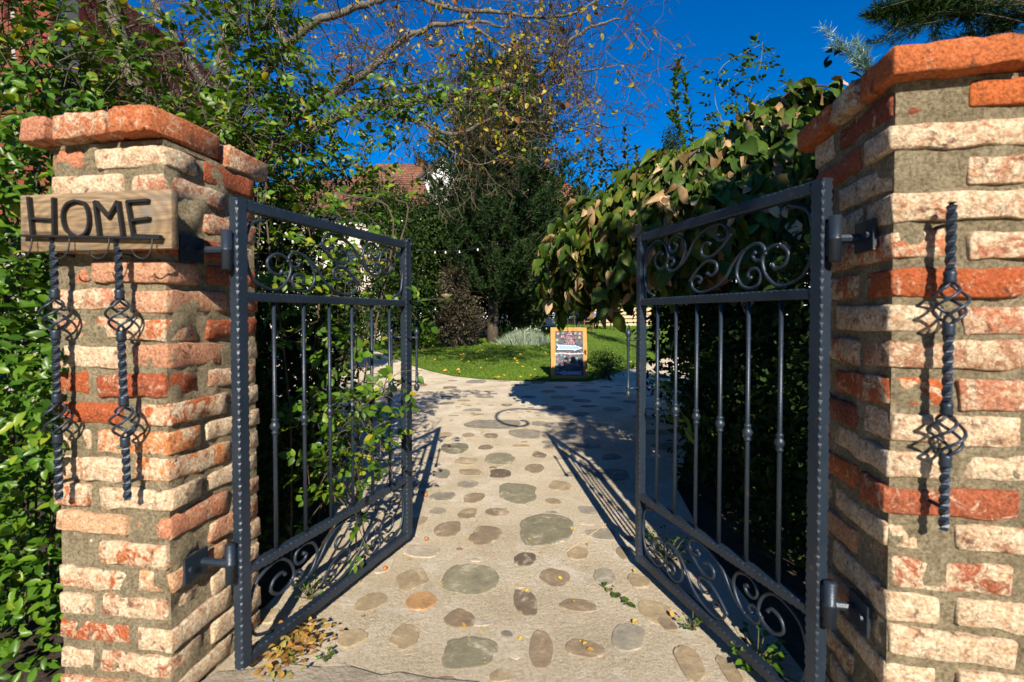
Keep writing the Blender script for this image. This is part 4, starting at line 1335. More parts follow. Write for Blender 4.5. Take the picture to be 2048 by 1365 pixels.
# ------------------------------------------------------------------ plants
def tube_tree(limbs, root, barkm, twigm, levels, seed, L=None, fine=None, twig_len=.9, spread=.9, gravity=0, density=1.0, minr=.003, nm=('trunk', 'limb')):
    """limbs: list of (points, r0, r1). Grows side branches from each."""
    rg = random.Random(seed)
    tw = MB()
    tips = []
    def rvv():
        while True:
            v = Vector((rg.uniform(-1, 1), rg.uniform(-1, 1), rg.uniform(-1, 1)))
            if .05 < v.length < 1: return v.normalized()
    def grow(p, d, ln, r, lv):
        n = max(3, int(ln / (.12 if lv > 1 else .07)))
        pts = [p]; dirs = [d]
        for i in range(n):
            d = (d + rvv() * .32 + Vector((0, 0, gravity)) ).normalized()
            p = p + d * (ln / n)
            pts.append(p); dirs.append(d)
        tw.tube(pts, [max(r * (1 - .7 * i / n), minr) for i in range(n + 1)], 5 if r > .012 else 3)
        if lv > 0:
            k = int((3.2 + rg.random() * 2) * density)
            for j in range(k):
                i = rg.randint(max(1, n // 5), n)
                nd = (dirs[i] + rvv() * spread).normalized()
                grow(pts[i], nd, ln * rg.uniform(.4, .7), r * .55, lv - 1)
        tips.append((pts[-1], dirs[-1]))
        tips.append((pts[len(pts) // 2], dirs[-1]))
    for li, (pp, r0, r1) in enumerate(limbs):
        q = catmull(pp, 6); n = len(q)
        q = [a + rvv() * r0 * .25 for a in q]
        MB().tube(q, [r0 + (r1 - r0) * i / (n - 1) for i in range(n)], 9).build(nm[0] if li == 0 else nm[1], barkm, root, True, world=True)
        tot = sum((q[i + 1] - q[i]).length for i in range(n - 1))
        k = int(tot * 4.2 * density)
        for j in range(k):
            i = rg.randint(n // 4 if li else n // 2, n - 2)
            f_ = i / (n - 1)
            t = (q[i + 1] - q[i]).normalized()
            d = (t * .7 + rvv() * spread).normalized()
            rr = (r0 + (r1 - r0) * f_) * .42
            grow(q[i], d, twig_len * rg.uniform(.6, 1.2), max(rr * .6, .008), levels)
    o = tw.build('twigs', twigm, root, world=True)
    o['kind'] = 'stuff'
    return tips

# big half-bare tree on the left
TY = 7.0
tree = thing('bare_tree', 'large half-bare tree with spreading limbs and yellow leaves at the upper left', 'tree', (at(455, 640, TY).x, TY, 0))
b0 = Vector((at(455, 640, TY).x, TY, 0))
limbs = [([b0, at(462, 480, TY), at(470, 350, TY), at(455, 250, TY), at(445, 120, 6.9), at(470, 0, 6.8), at(480, -80, 6.8)], .16, .07),
         ([at(470, 340, TY), at(560, 300, 6.8), at(660, 244, 6.6), at(730, 210, 6.5), at(820, 205, 6.4), at(920, 190, 6.3), at(1000, 178, 6.2), at(1080, 150, 6.2), at(1120, 100, 6.1), at(1180, 55, 6.1), at(1240, 35, 6.1)], .1, .014),
         ([at(465, 300, TY), at(560, 250, 6.6), at(660, 190, 6.4), at(730, 145, 6.3), at(800, 85, 6.2), at(850, 58, 6.2), at(930, 42, 6.1), at(1020, 55, 6.1)], .1, .016),
         ([at(455, 240, TY), at(540, 130, 6.7), at(610, 60, 6.5), at(680, 25, 6.4), at(760, 0, 6.4), at(830, -40, 6.4)], .09, .04),
         ([at(800, -30, 6.4), at(860, 5, 6.3), at(920, 20, 6.2), at(1000, 25, 6.2), at(1080, 36, 6.1), at(1140, 28, 6.1), at(1200, 0, 6.1)], .045, .012),
         ([at(730, 208, 6.5), at(840, 245, 6.4), at(910, 268, 6.3), at(1000, 232, 6.3), at(1040, 245, 6.2), at(1095, 245, 6.2), at(1140, 262, 6.2), at(1200, 245, 6.2)], .04, .008),
         ([at(460, 320, TY), at(330, 300, 6.4), at(285, 210, 6.3), at(262, 140, 6.3), at(235, 60, 6.3), at(205, -40, 6.3)], .13, .1),
         ([at(462, 300, TY), at(420, 190, 7.3), at(365, 100, 7.4), at(330, 40, 7.5), at(290, -30, 7.5)], .08, .05),
         ([at(600, 130, 6.6), at(560, 70, 6.7), at(545, 20, 6.8), at(560, -40, 6.8)], .07, .05),
         ([at(1000, 180, 6.2), at(1070, 195, 6.2), at(1130, 150, 6.2), at(1190, 140, 6.2), at(1240, 130, 6.2)], .025, .007),
         ([at(930, 42, 6.1), at(1000, 90, 6.1), at(1060, 120, 6.1), at(1130, 125, 6.1)], .025, .008),
         ([at(840, 245, 6.4), at(900, 300, 6.3), at(960, 330, 6.3), at(1020, 300, 6.3)], .022, .007)]
limbs = [(pp, a * (.78 if i else 1), b * .8) for i, (pp, a, b) in enumerate(limbs)]
tips = tube_tree(limbs, tree, M['bark'], M['twig'], 3, 5, twig_len=.95, spread=1.0, density=1.0, minr=.003)
L = Leaves(); Lb = Leaves()
for (p, d) in tips:
    px = 1024 + p.x / p.y * FPX; py = 632 - (p.z - 1.2) / p.y * FPX
    w = math.exp(-((px - 960) / 190) ** 2 - ((py - 130) / 170) ** 2) + .12 + .5 * math.exp(-((px - 960) / 140) ** 2 - ((py - 290) / 60) ** 2)
    if rnd.random() < .11 * w:
        for _ in range(rnd.choice((1, 1, 2, 3))):
            L.add(p + rv() * .05, rv() + Vector((0, 0, -.8)), rv() + Vector((0, -.8, 0)), rnd.uniform(.04, .085))
    elif rnd.random() < .005: Lb.add(p, rv() + Vector((0, 0, -.8)), rv(), rnd.uniform(.07, .12))
L.build(tree, M['yellow_leaf'], TPL_ROSE, stuff='yellow_leaves')
Lb.build(tree, M['brown_leaf'], TPL_MUL, stuff='brown_leaves')
mb = MB()
for (p, d) in rnd.sample([t for t in tips if 1024 + t[0].x / t[0].y * FPX > 1020], 70):
    mb.lathe(p + Vector((0, 0, -.02)), [(0, -.018), (.014, -.01), (.017, 0), (.013, .011), (0, .018)], 6)
mb.build('seed_balls', M['dark_bark'], tree, True, world=True)['kind'] = 'stuff'

# climbing rose over and behind the left pillar
rose = thing('climbing_rose', 'big climbing rose spilling over the left pillar and through the gate bars', 'rose bush', (-.95, 2.45, 0))
L = Leaves(); B = MB()
def cl(px, py, Y, rx, ry, rY, n, size=.045):
    c = at(px, py, Y); k = Y / FPX
    rose_clump(L, B, c, (rx * k, rY * 1.3, ry * k), int(n * 1.7), size)
for a in [(545, 110, 2.6, 75, 130, .3, 78), (520, 300, 2.5, 65, 90, .3, 60), (620, 290, 2.8, 75, 65, .3, 34), (560, 420, 2.6, 90, 70, .3, 46),
          (700, 360, 2.9, 90, 55, .25, 34), (650, 480, 2.8, 90, 60, .3, 30), (760, 230, 3.0, 150, 28, .2, 22), (930, 215, 3.1, 130, 22, .15, 14), (390, 215, 2.4, 100, 35, .3, 14), (450, 290, 2.3, 60, 50, .2, 16),
          (230, 190, 2.3, 150, 45, .3, 46), (80, 170, 2.2, 120, 60, .3, 50), (60, 50, 2.2, 100, 70, .3, 26), (200, 70, 2.5, 60, 80, .3, 9), (330, 60, 2.8, 60, 60, .3, 3), (460, 50, 2.8, 50, 80, .3, 9),
          (640, 600, 2.7, 60, 60, .3, 14), (720, 560, 2.8, 50, 60, .25, 10), (600, 560, 2.5, 70, 60, .3, 14)]:
    cl(*a)
# lit sprays between and before the bars
for a in [(735, 870, 2.1, 45, 45, .1, 9), (680, 950, 2.2, 40, 50, .12, 8), (640, 850, 2.3, 50, 50, .15, 7), (770, 800, 2.15, 35, 25, .08, 4), (700, 740, 2.3, 50, 40, .12, 5)]: cl(*a)
sprays = [[(560, 980, 2.3), (640, 900, 2.15), (700, 840, 2.05), (760, 790, 2.05), (805, 815, 2.1)],
          [(690, 1000, 2.2), (720, 920, 2.1), (745, 860, 2.05), (800, 830, 2.1), (825, 800, 2.1)],
          [(640, 1020, 2.3), (665, 960, 2.2), (690, 900, 2.1), (735, 900, 2.1), (750, 935, 2.1)],
          [(560, 840, 2.3), (620, 800, 2.2), (650, 770, 2.2), (690, 720, 2.3), (745, 700, 2.4)],
          [(600, 780, 2.4), (625, 820, 2.2), (640, 860, 2.1)],
          [(760, 620, 2.6), (800, 610, 2.5), (850, 600, 2.45), (893, 598, 2.4)],
          [(790, 640, 2.6), (815, 620, 2.5), (835, 640, 2.45)],
          [(540, 700, 2.3), (600, 660, 2.2), (640, 640, 2.1)],
          [(520, 590, 2.2), (560, 560, 2.1), (620, 580, 2.0)],
          [(680, 1010, 2.4), (640, 980, 2.2), (655, 940, 2.2)],
          [(700, 600, 2.9), (650, 640, 2.7), (625, 700, 2.6)],
          [(640, 380, 2.6), (690, 440, 2.5), (735, 430, 2.5), (790, 520, 2.5), (805, 560, 2.45)],
          [(690, 300, 2.9), (800, 260, 2.9), (900, 215, 3.0), (1010, 215, 3.1)],
          [(560, 330, 2.7), (640, 270, 2.8), (740, 230, 2.9), (850, 200, 3.0), (930, 205, 3.0)],
          [(700, 470, 2.7), (750, 400, 2.8), (760, 350, 2.9)]]
for s_ in sprays:
    shoot(L, B, [at(*q) for q in s_], .05, step=.075, n=5, rad=.0028, jitter=.5)
for _ in range(9):     # main canes
    x = rnd.uniform(-1.25, -.75); y = rnd.uniform(2.2, 2.9)
    q = [Vector((x, y, 0)), Vector((x + rnd.uniform(-.1, .1), y, .8)), Vector((x + rnd.uniform(-.2, .2), y + .1, 1.7)), Vector((x + rnd.uniform(-.3, .3), y + .1, rnd.uniform(1.8, 2.2)))]
    B.tube(catmull(q, 5), .0045, 5)
L.build(rose, M['rose_leaf'], TPL_ROSE, 300)
c_ = B.build('canes', M['twig'], rose, world=True); c_['kind'] = 'stuff'
def bloom(p, r=.035):
    LL = Leaves()
    mbp = MB()
    for ring, (n, t, s) in enumerate(((6, .35, 1), (5, .8, .8), (4, 1.6, .6))):
        for k in range(n):
            a = 2 * math.pi * k / n + ring
            d = Vector((math.cos(a), math.sin(a), t)).normalized()
            nn = Vector((-math.cos(a) * t, -math.sin(a) * t, 1))
            tv, tf = leaf_tpl(1.0, 2, .3, -.25)
            X = d.cross(nn).normalized(); Z = X.cross(d)
            mbp.add([p + (X * v[0] + d * v[1] + Z * v[2]) * r * s for v in tv], tf)
    mbp.build('bloom', M['petal'], rose, True, world=True)
bloom(at(714, 338, 2.75)); bloom(at(893, 597, 2.4)); bloom(at(667, 755, 2.2), .018)

# dark shrub mass behind the left leaf
sh = thing('shaded_shrub', 'dark shaded shrub growing behind the left gate leaf', 'shrub', (-1.6, 3.1, 0))
L = Leaves(); B = MB()
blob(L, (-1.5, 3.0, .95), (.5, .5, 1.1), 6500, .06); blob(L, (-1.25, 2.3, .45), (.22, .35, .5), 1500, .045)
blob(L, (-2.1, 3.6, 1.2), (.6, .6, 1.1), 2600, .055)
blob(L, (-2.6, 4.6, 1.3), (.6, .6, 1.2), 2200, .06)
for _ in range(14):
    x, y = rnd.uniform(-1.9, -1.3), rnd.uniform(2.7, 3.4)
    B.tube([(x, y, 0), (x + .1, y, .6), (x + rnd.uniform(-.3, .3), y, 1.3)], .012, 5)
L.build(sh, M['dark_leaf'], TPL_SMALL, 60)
B.build('stems', M['dark_bark'], sh, world=True)['kind'] = 'stuff'

# hedge left of the pillar
hd = thing('leafy_hedge', 'glossy green hedge against the outer side of the left pillar', 'hedge', (-1.8, 1.75, 0))
L = Leaves(); B = MB()
for _ in range(8000):
    z = rnd.uniform(.0, 1.98)
    y = 1.47 + .6 * rnd.random() ** 2.2 + .06 * math.sin(z * 7) + .05 * noise.noise(Vector((z * 3, 1, 1)))
    x = rnd.uniform(-2.3, -1.44)
    if x > -1.5 and y < 1.6: y += .1
    if z < .35 and rnd.random() < .5: y += .25
    L.add((x, y, z), rv() + Vector((.1, -.6, .35)), Vector((.1, -.8, .9)) + rv() * .6, rnd.uniform(.03, .055))
for _ in range(160):      # sprigs reaching round the corner of the pillar
    z = rnd.uniform(.75, 1.1)
    L.add((rnd.uniform(-1.48, -1.385), rnd.uniform(1.40, 1.5), z), rv() + Vector((.6, -.5, .2)), Vector((.1, -.8, .9)) + rv() * .6, rnd.uniform(.03, .05))
for _ in range(30):
    x, y = rnd.uniform(-2.2, -1.5), rnd.uniform(1.75, 2.1)
    B.tube([(x, y, 0), (x + rnd.uniform(-.1, .1), y, .9), (x + rnd.uniform(-.1, .1), y - .05, 1.8)], .004, 4)
L.build(hd, M['hedge_leaf'], TPL_HEDGE, 300)
B.build('stems', M['dark_bark'], hd, world=True)['kind'] = 'stuff'
hb = thing('background_hedge', 'tall leafy hedge filling the view beyond the left pillar', 'hedge', (-3.2, 3.4, 0))
L = Leaves()
blob(L, (-3.0, 2.9, 1.2), (.9, .5, 1.3), 3200, .06); blob(L, (-4.2, 3.4, 1.2), (.9, .6, 1.5), 2600, .07); blob(L, (-3.4, 4.4, 1.2), (1.2, .6, 1.35), 2600, .07)
L.build(hb, M['shrub_leaf'], TPL_HEDGE, 80)

# weeping tree with large leaves on the right
WC = Vector((2.05, 4.6, 0))
wt = thing('weeping_tree', 'weeping tree with large drooping green and tan leaves right of the path', 'tree', WC)
L = Leaves(); B = MB()
MB().tube([WC, WC + Vector((.03, 0, .9)), WC + Vector((-.05, .02, 1.8)), WC + Vector((0, 0, 2.25))], [.09, .075, .07, .06], 10).build('trunk', M['dark_bark'], wt, True, world=True)
for k in range(120):
    a = rnd.uniform(0, 2 * math.pi)
    if k < 80: a = rnd.uniform(math.pi * .75, math.pi * 1.75)
    rx, ry = rnd.uniform(1.2, 1.75), rnd.uniform(.9, 1.45)
    ex, ey = math.cos(a) * rx, math.sin(a) * ry
    top = 2.55 + rnd.uniform(-.12, .3) + .28 * math.cos(a) + .1 * max(0, math.cos(a))
    end = rnd.uniform(1.4, 1.8) + .12 * math.cos(a)
    q = catmull([WC + Vector((0, 0, 2.2)), WC + Vector((ex * .35, ey * .35, top + .05)), WC + Vector((ex * .72, ey * .72, top - .12)), WC + Vector((ex * .97, ey * .97, (top + end) / 2)), WC + Vector((ex, ey, end))], 7)
    B.tube(q, [.011 * (1 - .7 * i / len(q)) for i in range(len(q))], 5)
    for i in range(4, len(q)):
        for _ in range(3):
            t = (q[i] - q[i - 1]).normalized()
            out = Vector((ex, ey, 0)).normalized()
            L.add(q[i] + rv() * .07, t * .5 + out * .55 + rv() * .65 + Vector((0, 0, -.35)), UP * .9 + out * .25 + rv() * .75, rnd.uniform(.07, .17))
# low hanging tips in front of the chalkboard
for (px, py) in ((1120, 560), (1150, 590), (1180, 575), (1215, 560), (1152, 625), (1175, 600), (1250, 590)):
    p0 = at(px, py - 90, 4.3); p1 = at(px, py - 10, 4.3)
    B.tube([p0, p1], .004, 4)
    for i in range(5):
        L.add(p0.lerp(p1, i / 4) + rv() * .04, rv() * .6 + Vector((0, 0, -1)), rv() + Vector((0, -.3, .3)), rnd.uniform(.09, .13))
L.build(wt, M['mulberry_leaf'], TPL_MUL, 300)
B.build('branches', M['twig'], wt, world=True)['kind'] = 'stuff'

# unseen trees and hedges, added beyond the view to block low sky light
for i, (x, y, rx, h, lab) in enumerate(((-7.5, -12.5, 3.2, 6.2, 'unseen bushy tree added to block low sky, far left behind the camera'), (-1.5, -13.5, 3.4, 6.6, 'unseen round tree added to block low sky straight behind the camera'),
                               (5.0, -12.8, 3.3, 6.0, 'unseen bushy tree added to block low sky, to the right behind the camera'), (11, -9.5, 3.2, 6.5, 'unseen bushy tree added to block low sky, rightmost behind the camera'), (-11, -6, 3, 6.5, 'unseen bushy tree added to block low sky, leftmost behind the camera'))):
    t_ = thing('sky_block_tree', lab, 'tree', (x, y, 0), 0, 'unseen trees added to block low sky')
    MB().tube([(x, y, 0), (x, y, h * .5)], [.2, .14], 8).build('trunk', M['bark'], t_, True, world=True)
    L = Leaves(); blob(L, (x, y, h * .52), (rx, 1.6, h * .5), 2600, .4, shell=.25); L.build(t_, M['shrub_leaf'], TPL_SMALL, stuff='crown')
for x, y, rx, ry, h, lab in ((5.2, 1.8, 2.6, .5, 1.25, 'unseen hedge added to block low sky right of the taller pillar'), (-5.4, 1.5, 2.6, .5, 1.2, 'unseen hedge added to block low sky left of the leafy hedge')):
    t_ = thing('sky_block_hedge', lab, 'hedge', (x, y, 0))  # hedge added out of view to cut sky light near the horizon
    L = Leaves(); blob(L, (x, y, h * .7), (rx, ry, h), 6000, .12, shell=.25); L.build(t_, M['shrub_leaf'], TPL_SMALL)

# roadside tree behind the camera, whose crown shades the right of the gateway
rt = thing('roadside_tree', 'leafy roadside tree outside the gate, its crown shading the right of the path', 'tree', (3.7, -1.7, 0))
MB().tube(catmull([(3.7, -1.7, 0), (3.65, -1.65, 2), (3.4, -1.4, 3.4), (2.8, -1.1, 4.2)], 5), [.16 - .005 * i for i in range(16)], 9).build('trunk', M['bark'], rt, True, world=True)
L = Leaves(); B = MB()
blob(L, (2.35, -1.0, 4.15), (1.15, .8, .72), 5200, .11); blob(L, (3.6, -1.2, 4.4), (1.2, .9, 1.0), 4500, .12); blob(L, (1.5, -1.0, 4.35), (.55, .5, .4), 500, .1); blob(L, (1.25, -1.0, 3.5), (.4, .4, .3), 600, .08)
for _ in range(12): B.tube([Vector((2.8, -1.1, 4.2)), Vector((2.35, -1, 4.15)) + rv() * .8], .015, 4)
L.build(rt, M['shrub_leaf'], TPL_HEDGE); B.build('branches', M['bark'], rt, world=True)['kind'] = 'stuff'

# dark hedge behind the right pillar and gate leaf
hr = thing('shaded_hedge', 'dark shaded hedge behind the right gate leaf and pillar', 'hedge', (1.9, 2.6, 0))
L = Leaves()
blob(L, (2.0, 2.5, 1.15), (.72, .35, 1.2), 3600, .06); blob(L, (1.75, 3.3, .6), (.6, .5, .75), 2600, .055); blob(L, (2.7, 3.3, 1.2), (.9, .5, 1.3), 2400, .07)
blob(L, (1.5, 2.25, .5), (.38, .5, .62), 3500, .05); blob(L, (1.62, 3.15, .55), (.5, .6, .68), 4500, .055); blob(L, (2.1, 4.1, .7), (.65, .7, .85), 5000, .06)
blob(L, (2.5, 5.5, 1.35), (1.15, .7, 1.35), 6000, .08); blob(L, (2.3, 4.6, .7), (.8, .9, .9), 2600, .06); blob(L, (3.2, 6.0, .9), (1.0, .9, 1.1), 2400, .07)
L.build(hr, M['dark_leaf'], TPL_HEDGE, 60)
# glossy sprig hanging between the bars of the right leaf
sp = thing('laurel_sprig', 'glossy green leafy shoot hanging behind the right gate bars', 'shoot', at(1330, 800, 2.7))
L = Leaves(); B = MB()
for s_ in ([(1300, 740, 2.8), (1330, 770, 2.6), (1350, 800, 2.5), (1375, 850, 2.5), (1390, 880, 2.5)], [(1320, 760, 2.8), (1330, 800, 2.6), (1345, 830, 2.6)], [(1330, 830, 2.6), (1370, 860, 2.5), (1400, 880, 2.5)], [(1310, 830, 2.6), (1330, 850, 2.6)]):
    shoot(L, B, [at(*q) for q in s_], .085, step=.035, n=1, rad=.003)
L.build(sp, M['rose_leaf'], TPL_LONG, 60, stuff='small_leaves')
B.build('stem', M['stem'], sp, world=True)

def shrub(name, label, cat, px, py, Y, rx, ry, rY, n, size, mat, tpl, extra=None, stemh=.5, shell=.4, nparts=0, bias=(0, -.3, .8)):
    c = at(px, py, Y); k = Y / FPX
    root = thing(name, label, cat, (c.x, Y, gz(Y)))
    L = Leaves(); B = MB()
    blob(L, c, (rx * k, rY, ry * k), n, size, shell=shell, bias=bias)
    for _ in range(7):
        a = Vector((c.x + rnd.uniform(-.3, .3) * rx * k, Y + rnd.uniform(-.2, .2), gz(Y) - .02))
        B.tube([a, a.lerp(c, .5) + rv() * .1, c + rv() * rx * k * .4], .02, 5)
    for e in extra or []:
        cc = at(e[0], e[1], Y + e[4]); blob(L, cc, (e[2] * k, rY * .7, e[3] * k), e[5], size, shell=shell, bias=bias)
    L.build(root, mat, tpl, nparts)
    B.build('stems', M['dark_bark'], root, world=True)['kind'] = 'stuff'
    return root
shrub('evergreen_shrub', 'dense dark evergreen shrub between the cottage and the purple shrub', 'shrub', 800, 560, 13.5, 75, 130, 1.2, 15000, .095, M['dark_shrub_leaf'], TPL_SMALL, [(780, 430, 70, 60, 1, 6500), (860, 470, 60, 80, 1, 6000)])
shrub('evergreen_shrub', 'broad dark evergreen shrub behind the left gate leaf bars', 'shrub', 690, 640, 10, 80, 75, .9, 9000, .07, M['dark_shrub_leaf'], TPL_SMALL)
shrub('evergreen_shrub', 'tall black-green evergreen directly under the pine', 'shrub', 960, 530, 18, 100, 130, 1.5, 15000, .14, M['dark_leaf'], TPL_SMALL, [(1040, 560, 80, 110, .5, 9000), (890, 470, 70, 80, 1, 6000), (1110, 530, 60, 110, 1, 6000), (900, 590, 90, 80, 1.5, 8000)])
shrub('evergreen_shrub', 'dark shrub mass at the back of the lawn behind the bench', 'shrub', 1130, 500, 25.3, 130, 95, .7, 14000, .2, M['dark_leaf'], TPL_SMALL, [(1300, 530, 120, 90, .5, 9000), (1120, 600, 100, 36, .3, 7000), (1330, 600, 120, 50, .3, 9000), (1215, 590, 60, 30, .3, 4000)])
shrub('barberry', 'weeping purple brown shrub at the left back of the lawn', 'shrub', 905, 600, 14.5, 36, 80, .8, 6000, .08, M['purple_leaf'], TPL_SMALL, [(935, 640, 34, 50, .3, 4000), (890, 650, 24, 38, -.2, 2000)])
shrub('leafy_plant', 'low bright green plant at the left edge of the lawn', 'plant', 845, 668, 14, 32, 26, .4, 900, .1, M['hedge_leaf'], TPL_SMALL)
shrub('lavender', 'silvery grey lavender bush at the back of the lawn', 'lavender', 1052, 668, 15.5, 40, 17, .4, 50, .12, M['grey_leaf'], TPL_LONG)
lv = COL.objects[-1]
L = Leaves()
c = at(1052, 680, 15.5)
lav_root = [o for o in COL.objects if o.name.startswith('lavender')][0]
for _ in range(2600):
    a = rnd.gauss(0, .33); x = c.x + a; y = 15.5 + rnd.gauss(0, .2)
    L.add((x, y, gz(y)), (a * .9 + rnd.gauss(0, .3), rnd.gauss(0, .3), 1), rv(), rnd.uniform(.35, .62) * (1 - .5 * min(1, abs(a))))
gv2 = gv * np.array([.12, 1, 1])
L.build(lav_root, M['grey_leaf'], [(gv2, gf)], stuff='stalks', smooth=False)
shrub('low_shrub', 'small dark shrub at the lawn edge right of the chalkboard', 'shrub', 1212, 728, 8.9, 34, 30, .35, 1500, .035, M['shrub_leaf'], TPL_SMALL, [(1195, 712, 20, 14, 0, 300)])
shrub('distant_bush', 'small yellow green bush in front of the pale fence', 'shrub', 1195, 640, 23, 16, 12, .3, 500, .06, M['yellow_leaf'], TPL_SMALL)
shrub('distant_pine', 'tip of a distant dark green pine right of the house roof', 'tree', 1345, 290, 12, 22, 45, .3, 1500, .07, M['pine_needle'], TPL_LONG, [(1345, 420, 35, 90, 0, 3000)])

# pine in the middle
PY = 16
pr = at(985, 660, PY)
pine = thing('pine_tree', 'dark green pine tree standing in the middle before the house', 'tree', (pr.x, PY, gz(PY)))
top = at(1000, 150, PY)
q = [Vector((pr.x, PY, gz(PY) - .05)), Vector((pr.x + .05, PY, 3)), Vector((top.x, PY, 6)), top]
MB().tube(catmull(q, 6), [.2 * (1 - .85 * i / 18) for i in range(19)], 9).build('trunk', M['dark_bark'], pine, True, world=True)
L = Leaves(); B = MB()
for k in range(230):
    h = 1.6 + (top.z - 1.7) * (k / 230)
    f_ = 1 - (h - 1.6) / (top.z - 1.6)
    ln = (.7 + 2.8 * f_ ** .6) * rnd.uniform(.55, 1.15)
    a = k * 2.4 + rnd.uniform(-.4, .4)
    base = Vector((pr.x + (top.x - pr.x) * (1 - f_), PY, h))
    d = Vector((math.cos(a), math.sin(a), .25))
    tip_ = base + d * ln + UP * ln * .15
    pts = catmull([base, base + d * ln * .5, tip_], 5)
    B.tube(pts, [.03 * (1 - .7 * i / len(pts)) for i in range(len(pts))], 4)
    for i in range(3, len(pts)):
        for _ in range(5):
            c = pts[i] + rv() * .22
            ax_ = ((pts[i] - pts[i - 1]).normalized() * .5 + UP * .6 + rv() * .5).normalized()
            for _ in range(15):
                L.add(c + ax_ * rnd.uniform(-.1, .12), ax_ * .8 + rv() * .9, rv(), rnd.uniform(.12, .2))
gv3 = gv * np.array([.75, 1, 1])
L.build(pine, M['pine_needle'], [(gv3, gf)], stuff='needles', smooth=False)
B.build('branches', M['dark_bark'], pine, world=True)['kind'] = 'stuff'

# upright shoots: young trees and climbers
def uprights(name, label, cat, Y, shoots, size, mat, tpl, step=.05, base=None):
    root = thing(name, label, cat, (at(shoots[0][0][0], 600, Y).x, Y, gz(Y)))
    L = Leaves(); B = MB()
    for s_ in shoots:
        pts = catmull([at(px, py, Y + rnd.uniform(-.2, .2)) for px, py in s_], 5)
        B.tube(pts, [(.0045 * Y / 8) * (1 - .7 * i / len(pts)) for i in range(len(pts))], 4)
        acc = 0; ph = rnd.random() * 6
        for i in range(1, len(pts)):
            t = pts[i] - pts[i - 1]; acc += t.length; t.normalize()
            while acc > step:
                acc -= step; ph += 2.4 + rnd.uniform(-.5, .5)
                d = Vector((math.cos(ph), math.sin(ph), .75))
                L.add(pts[i] - t * acc + rv() * step * .8, d + rv() * .45, UP - d * .4 + rv() * .5, size * rnd.uniform(.55, 1.2))
    L.build(root, mat, tpl)
    B.build('stems', M['stem'], root, world=True)['kind'] = 'stuff'
    return root
sh1 = []
for k in range(60):
    x = rnd.uniform(1010, 1165); t = rnd.uniform(300, 450) + abs(x - 1080) * .5
    sh1.append([(1036 + (x - 1036) * .22 + rnd.uniform(-8, 8), 672), (1036 + (x - 1036) * .75, 570), (x, 480), (x + rnd.uniform(-8, 8), t)])
uprights('tall_shrub', 'tall shrub of upright leafy shoots between pine and weeping tree', 'shrub', 17.5, sh1, .17, M['olive_leaf'], TPL_HEDGE, .04)
sh2 = [[(1230, 520), (1190, 400), (1182, 296)], [(1235, 520), (1205, 400), (1200, 275)], [(1240, 520), (1255, 400), (1250, 252)], [(1240, 520), (1228, 400), (1222, 300)], [(1240, 520), (1275, 400), (1272, 292)],
       [(1240, 520), (1290, 400), (1298, 300)], [(1225, 520), (1170, 420), (1160, 350)], [(1225, 520), (1160, 430), (1150, 380)], [(1240, 520), (1215, 400), (1212, 320)], [(1240, 660), (1238, 600), (1235, 520)],
       [(1225, 520), (1150, 460), (1128, 400)], [(1240, 520), (1243, 420), (1238, 330)]]
uprights('fruit_tree', 'young fruit tree with grey green upright shoots against the sky', 'tree', 9, sh2, .125, M['olive_leaf'], TPL_HEDGE, .026)
sh3 = [[(1390, 520), (1370, 300), (1350, 200), (1358, 122)], [(1400, 500), (1385, 300), (1372, 190), (1365, 150)], [(1400, 500), (1365, 280), (1345, 240), (1340, 230)]]
uprights('climbing_shoots', 'tall green climbing shoots left above the weeping tree', 'climber', 6, sh3, .085, M['hedge_leaf'], TPL_HEDGE, .014)
c3 = thing('wild_rose', 'thin arching rose shoots against the sky beside the right pillar', 'rose bush', (3.2, 5.6, 0))
L = Leaves(); B = MB()
for s_ in [[(1480, 420), (1455, 280), (1430, 200), (1440, 140), (1480, 110), (1520, 90)], [(1480, 420), (1490, 260), (1500, 180), (1520, 130), (1525, 85)], [(1500, 400), (1540, 260), (1560, 200), (1600, 180)],
           [(1500, 400), (1480, 250), (1460, 190), (1470, 150), (1550, 105)], [(1520, 400), (1590, 280), (1640, 235), (1680, 215)], [(1480, 400), (1430, 260), (1418, 250), (1410, 230)], [(1520, 400), (1560, 280), (1600, 240), (1640, 225)],
           [(1500, 400), (1520, 260), (1530, 200), (1570, 170), (1590, 165)], [(1500, 400), (1510, 240), (1500, 210), (1450, 180)]]:
    shoot(L, B, [at(px, py, 5.5 + rnd.uniform(-.2, .2)) for px, py in s_], .07, step=.075, n=5, rad=.006)
L.build(c3, M['shrub_leaf'], TPL_ROSE); B.build('canes', M['stem'], c3, world=True)['kind'] = 'stuff'

# conifers at the top right
def conifer_fronds(root, stems, mat, size, n, r, wood=M['dark_bark']):
    L = Leaves(); B = MB()
    for s_ in stems:
        pts = catmull([at(*q) for q in s_], 8)
        B.tube(pts, [r * (1 - .75 * i / len(pts)) for i in range(len(pts))], 5)
        for i in range(1, len(pts)):
            t = (pts[i] - pts[i - 1]).normalized()
            for _ in range(n):
                d = (t * .8 + rv() * .8).normalized()
                L.add(pts[i] + t * rnd.uniform(-.03, .03) + d * rnd.uniform(0, size * .6), d, rv(), size * rnd.uniform(.5, 1.1))
    L.build(root, mat, [(gv * np.array([.35, 1, 1]), gf)], stuff='needles', smooth=False)
    B.build('branches', wood, root, world=True)['kind'] = 'stuff'
jp = thing('juniper', 'pale blue green juniper branch above the right pillar', 'juniper', (2.6, 3.1, 0))
MB().tube([(2.6, 3.1, 0), (2.6, 3.1, 1.5), at(1780, 200, 3.05)], [.04, .03, .012], 7).build('trunk', M['dark_bark'], jp, True, world=True)
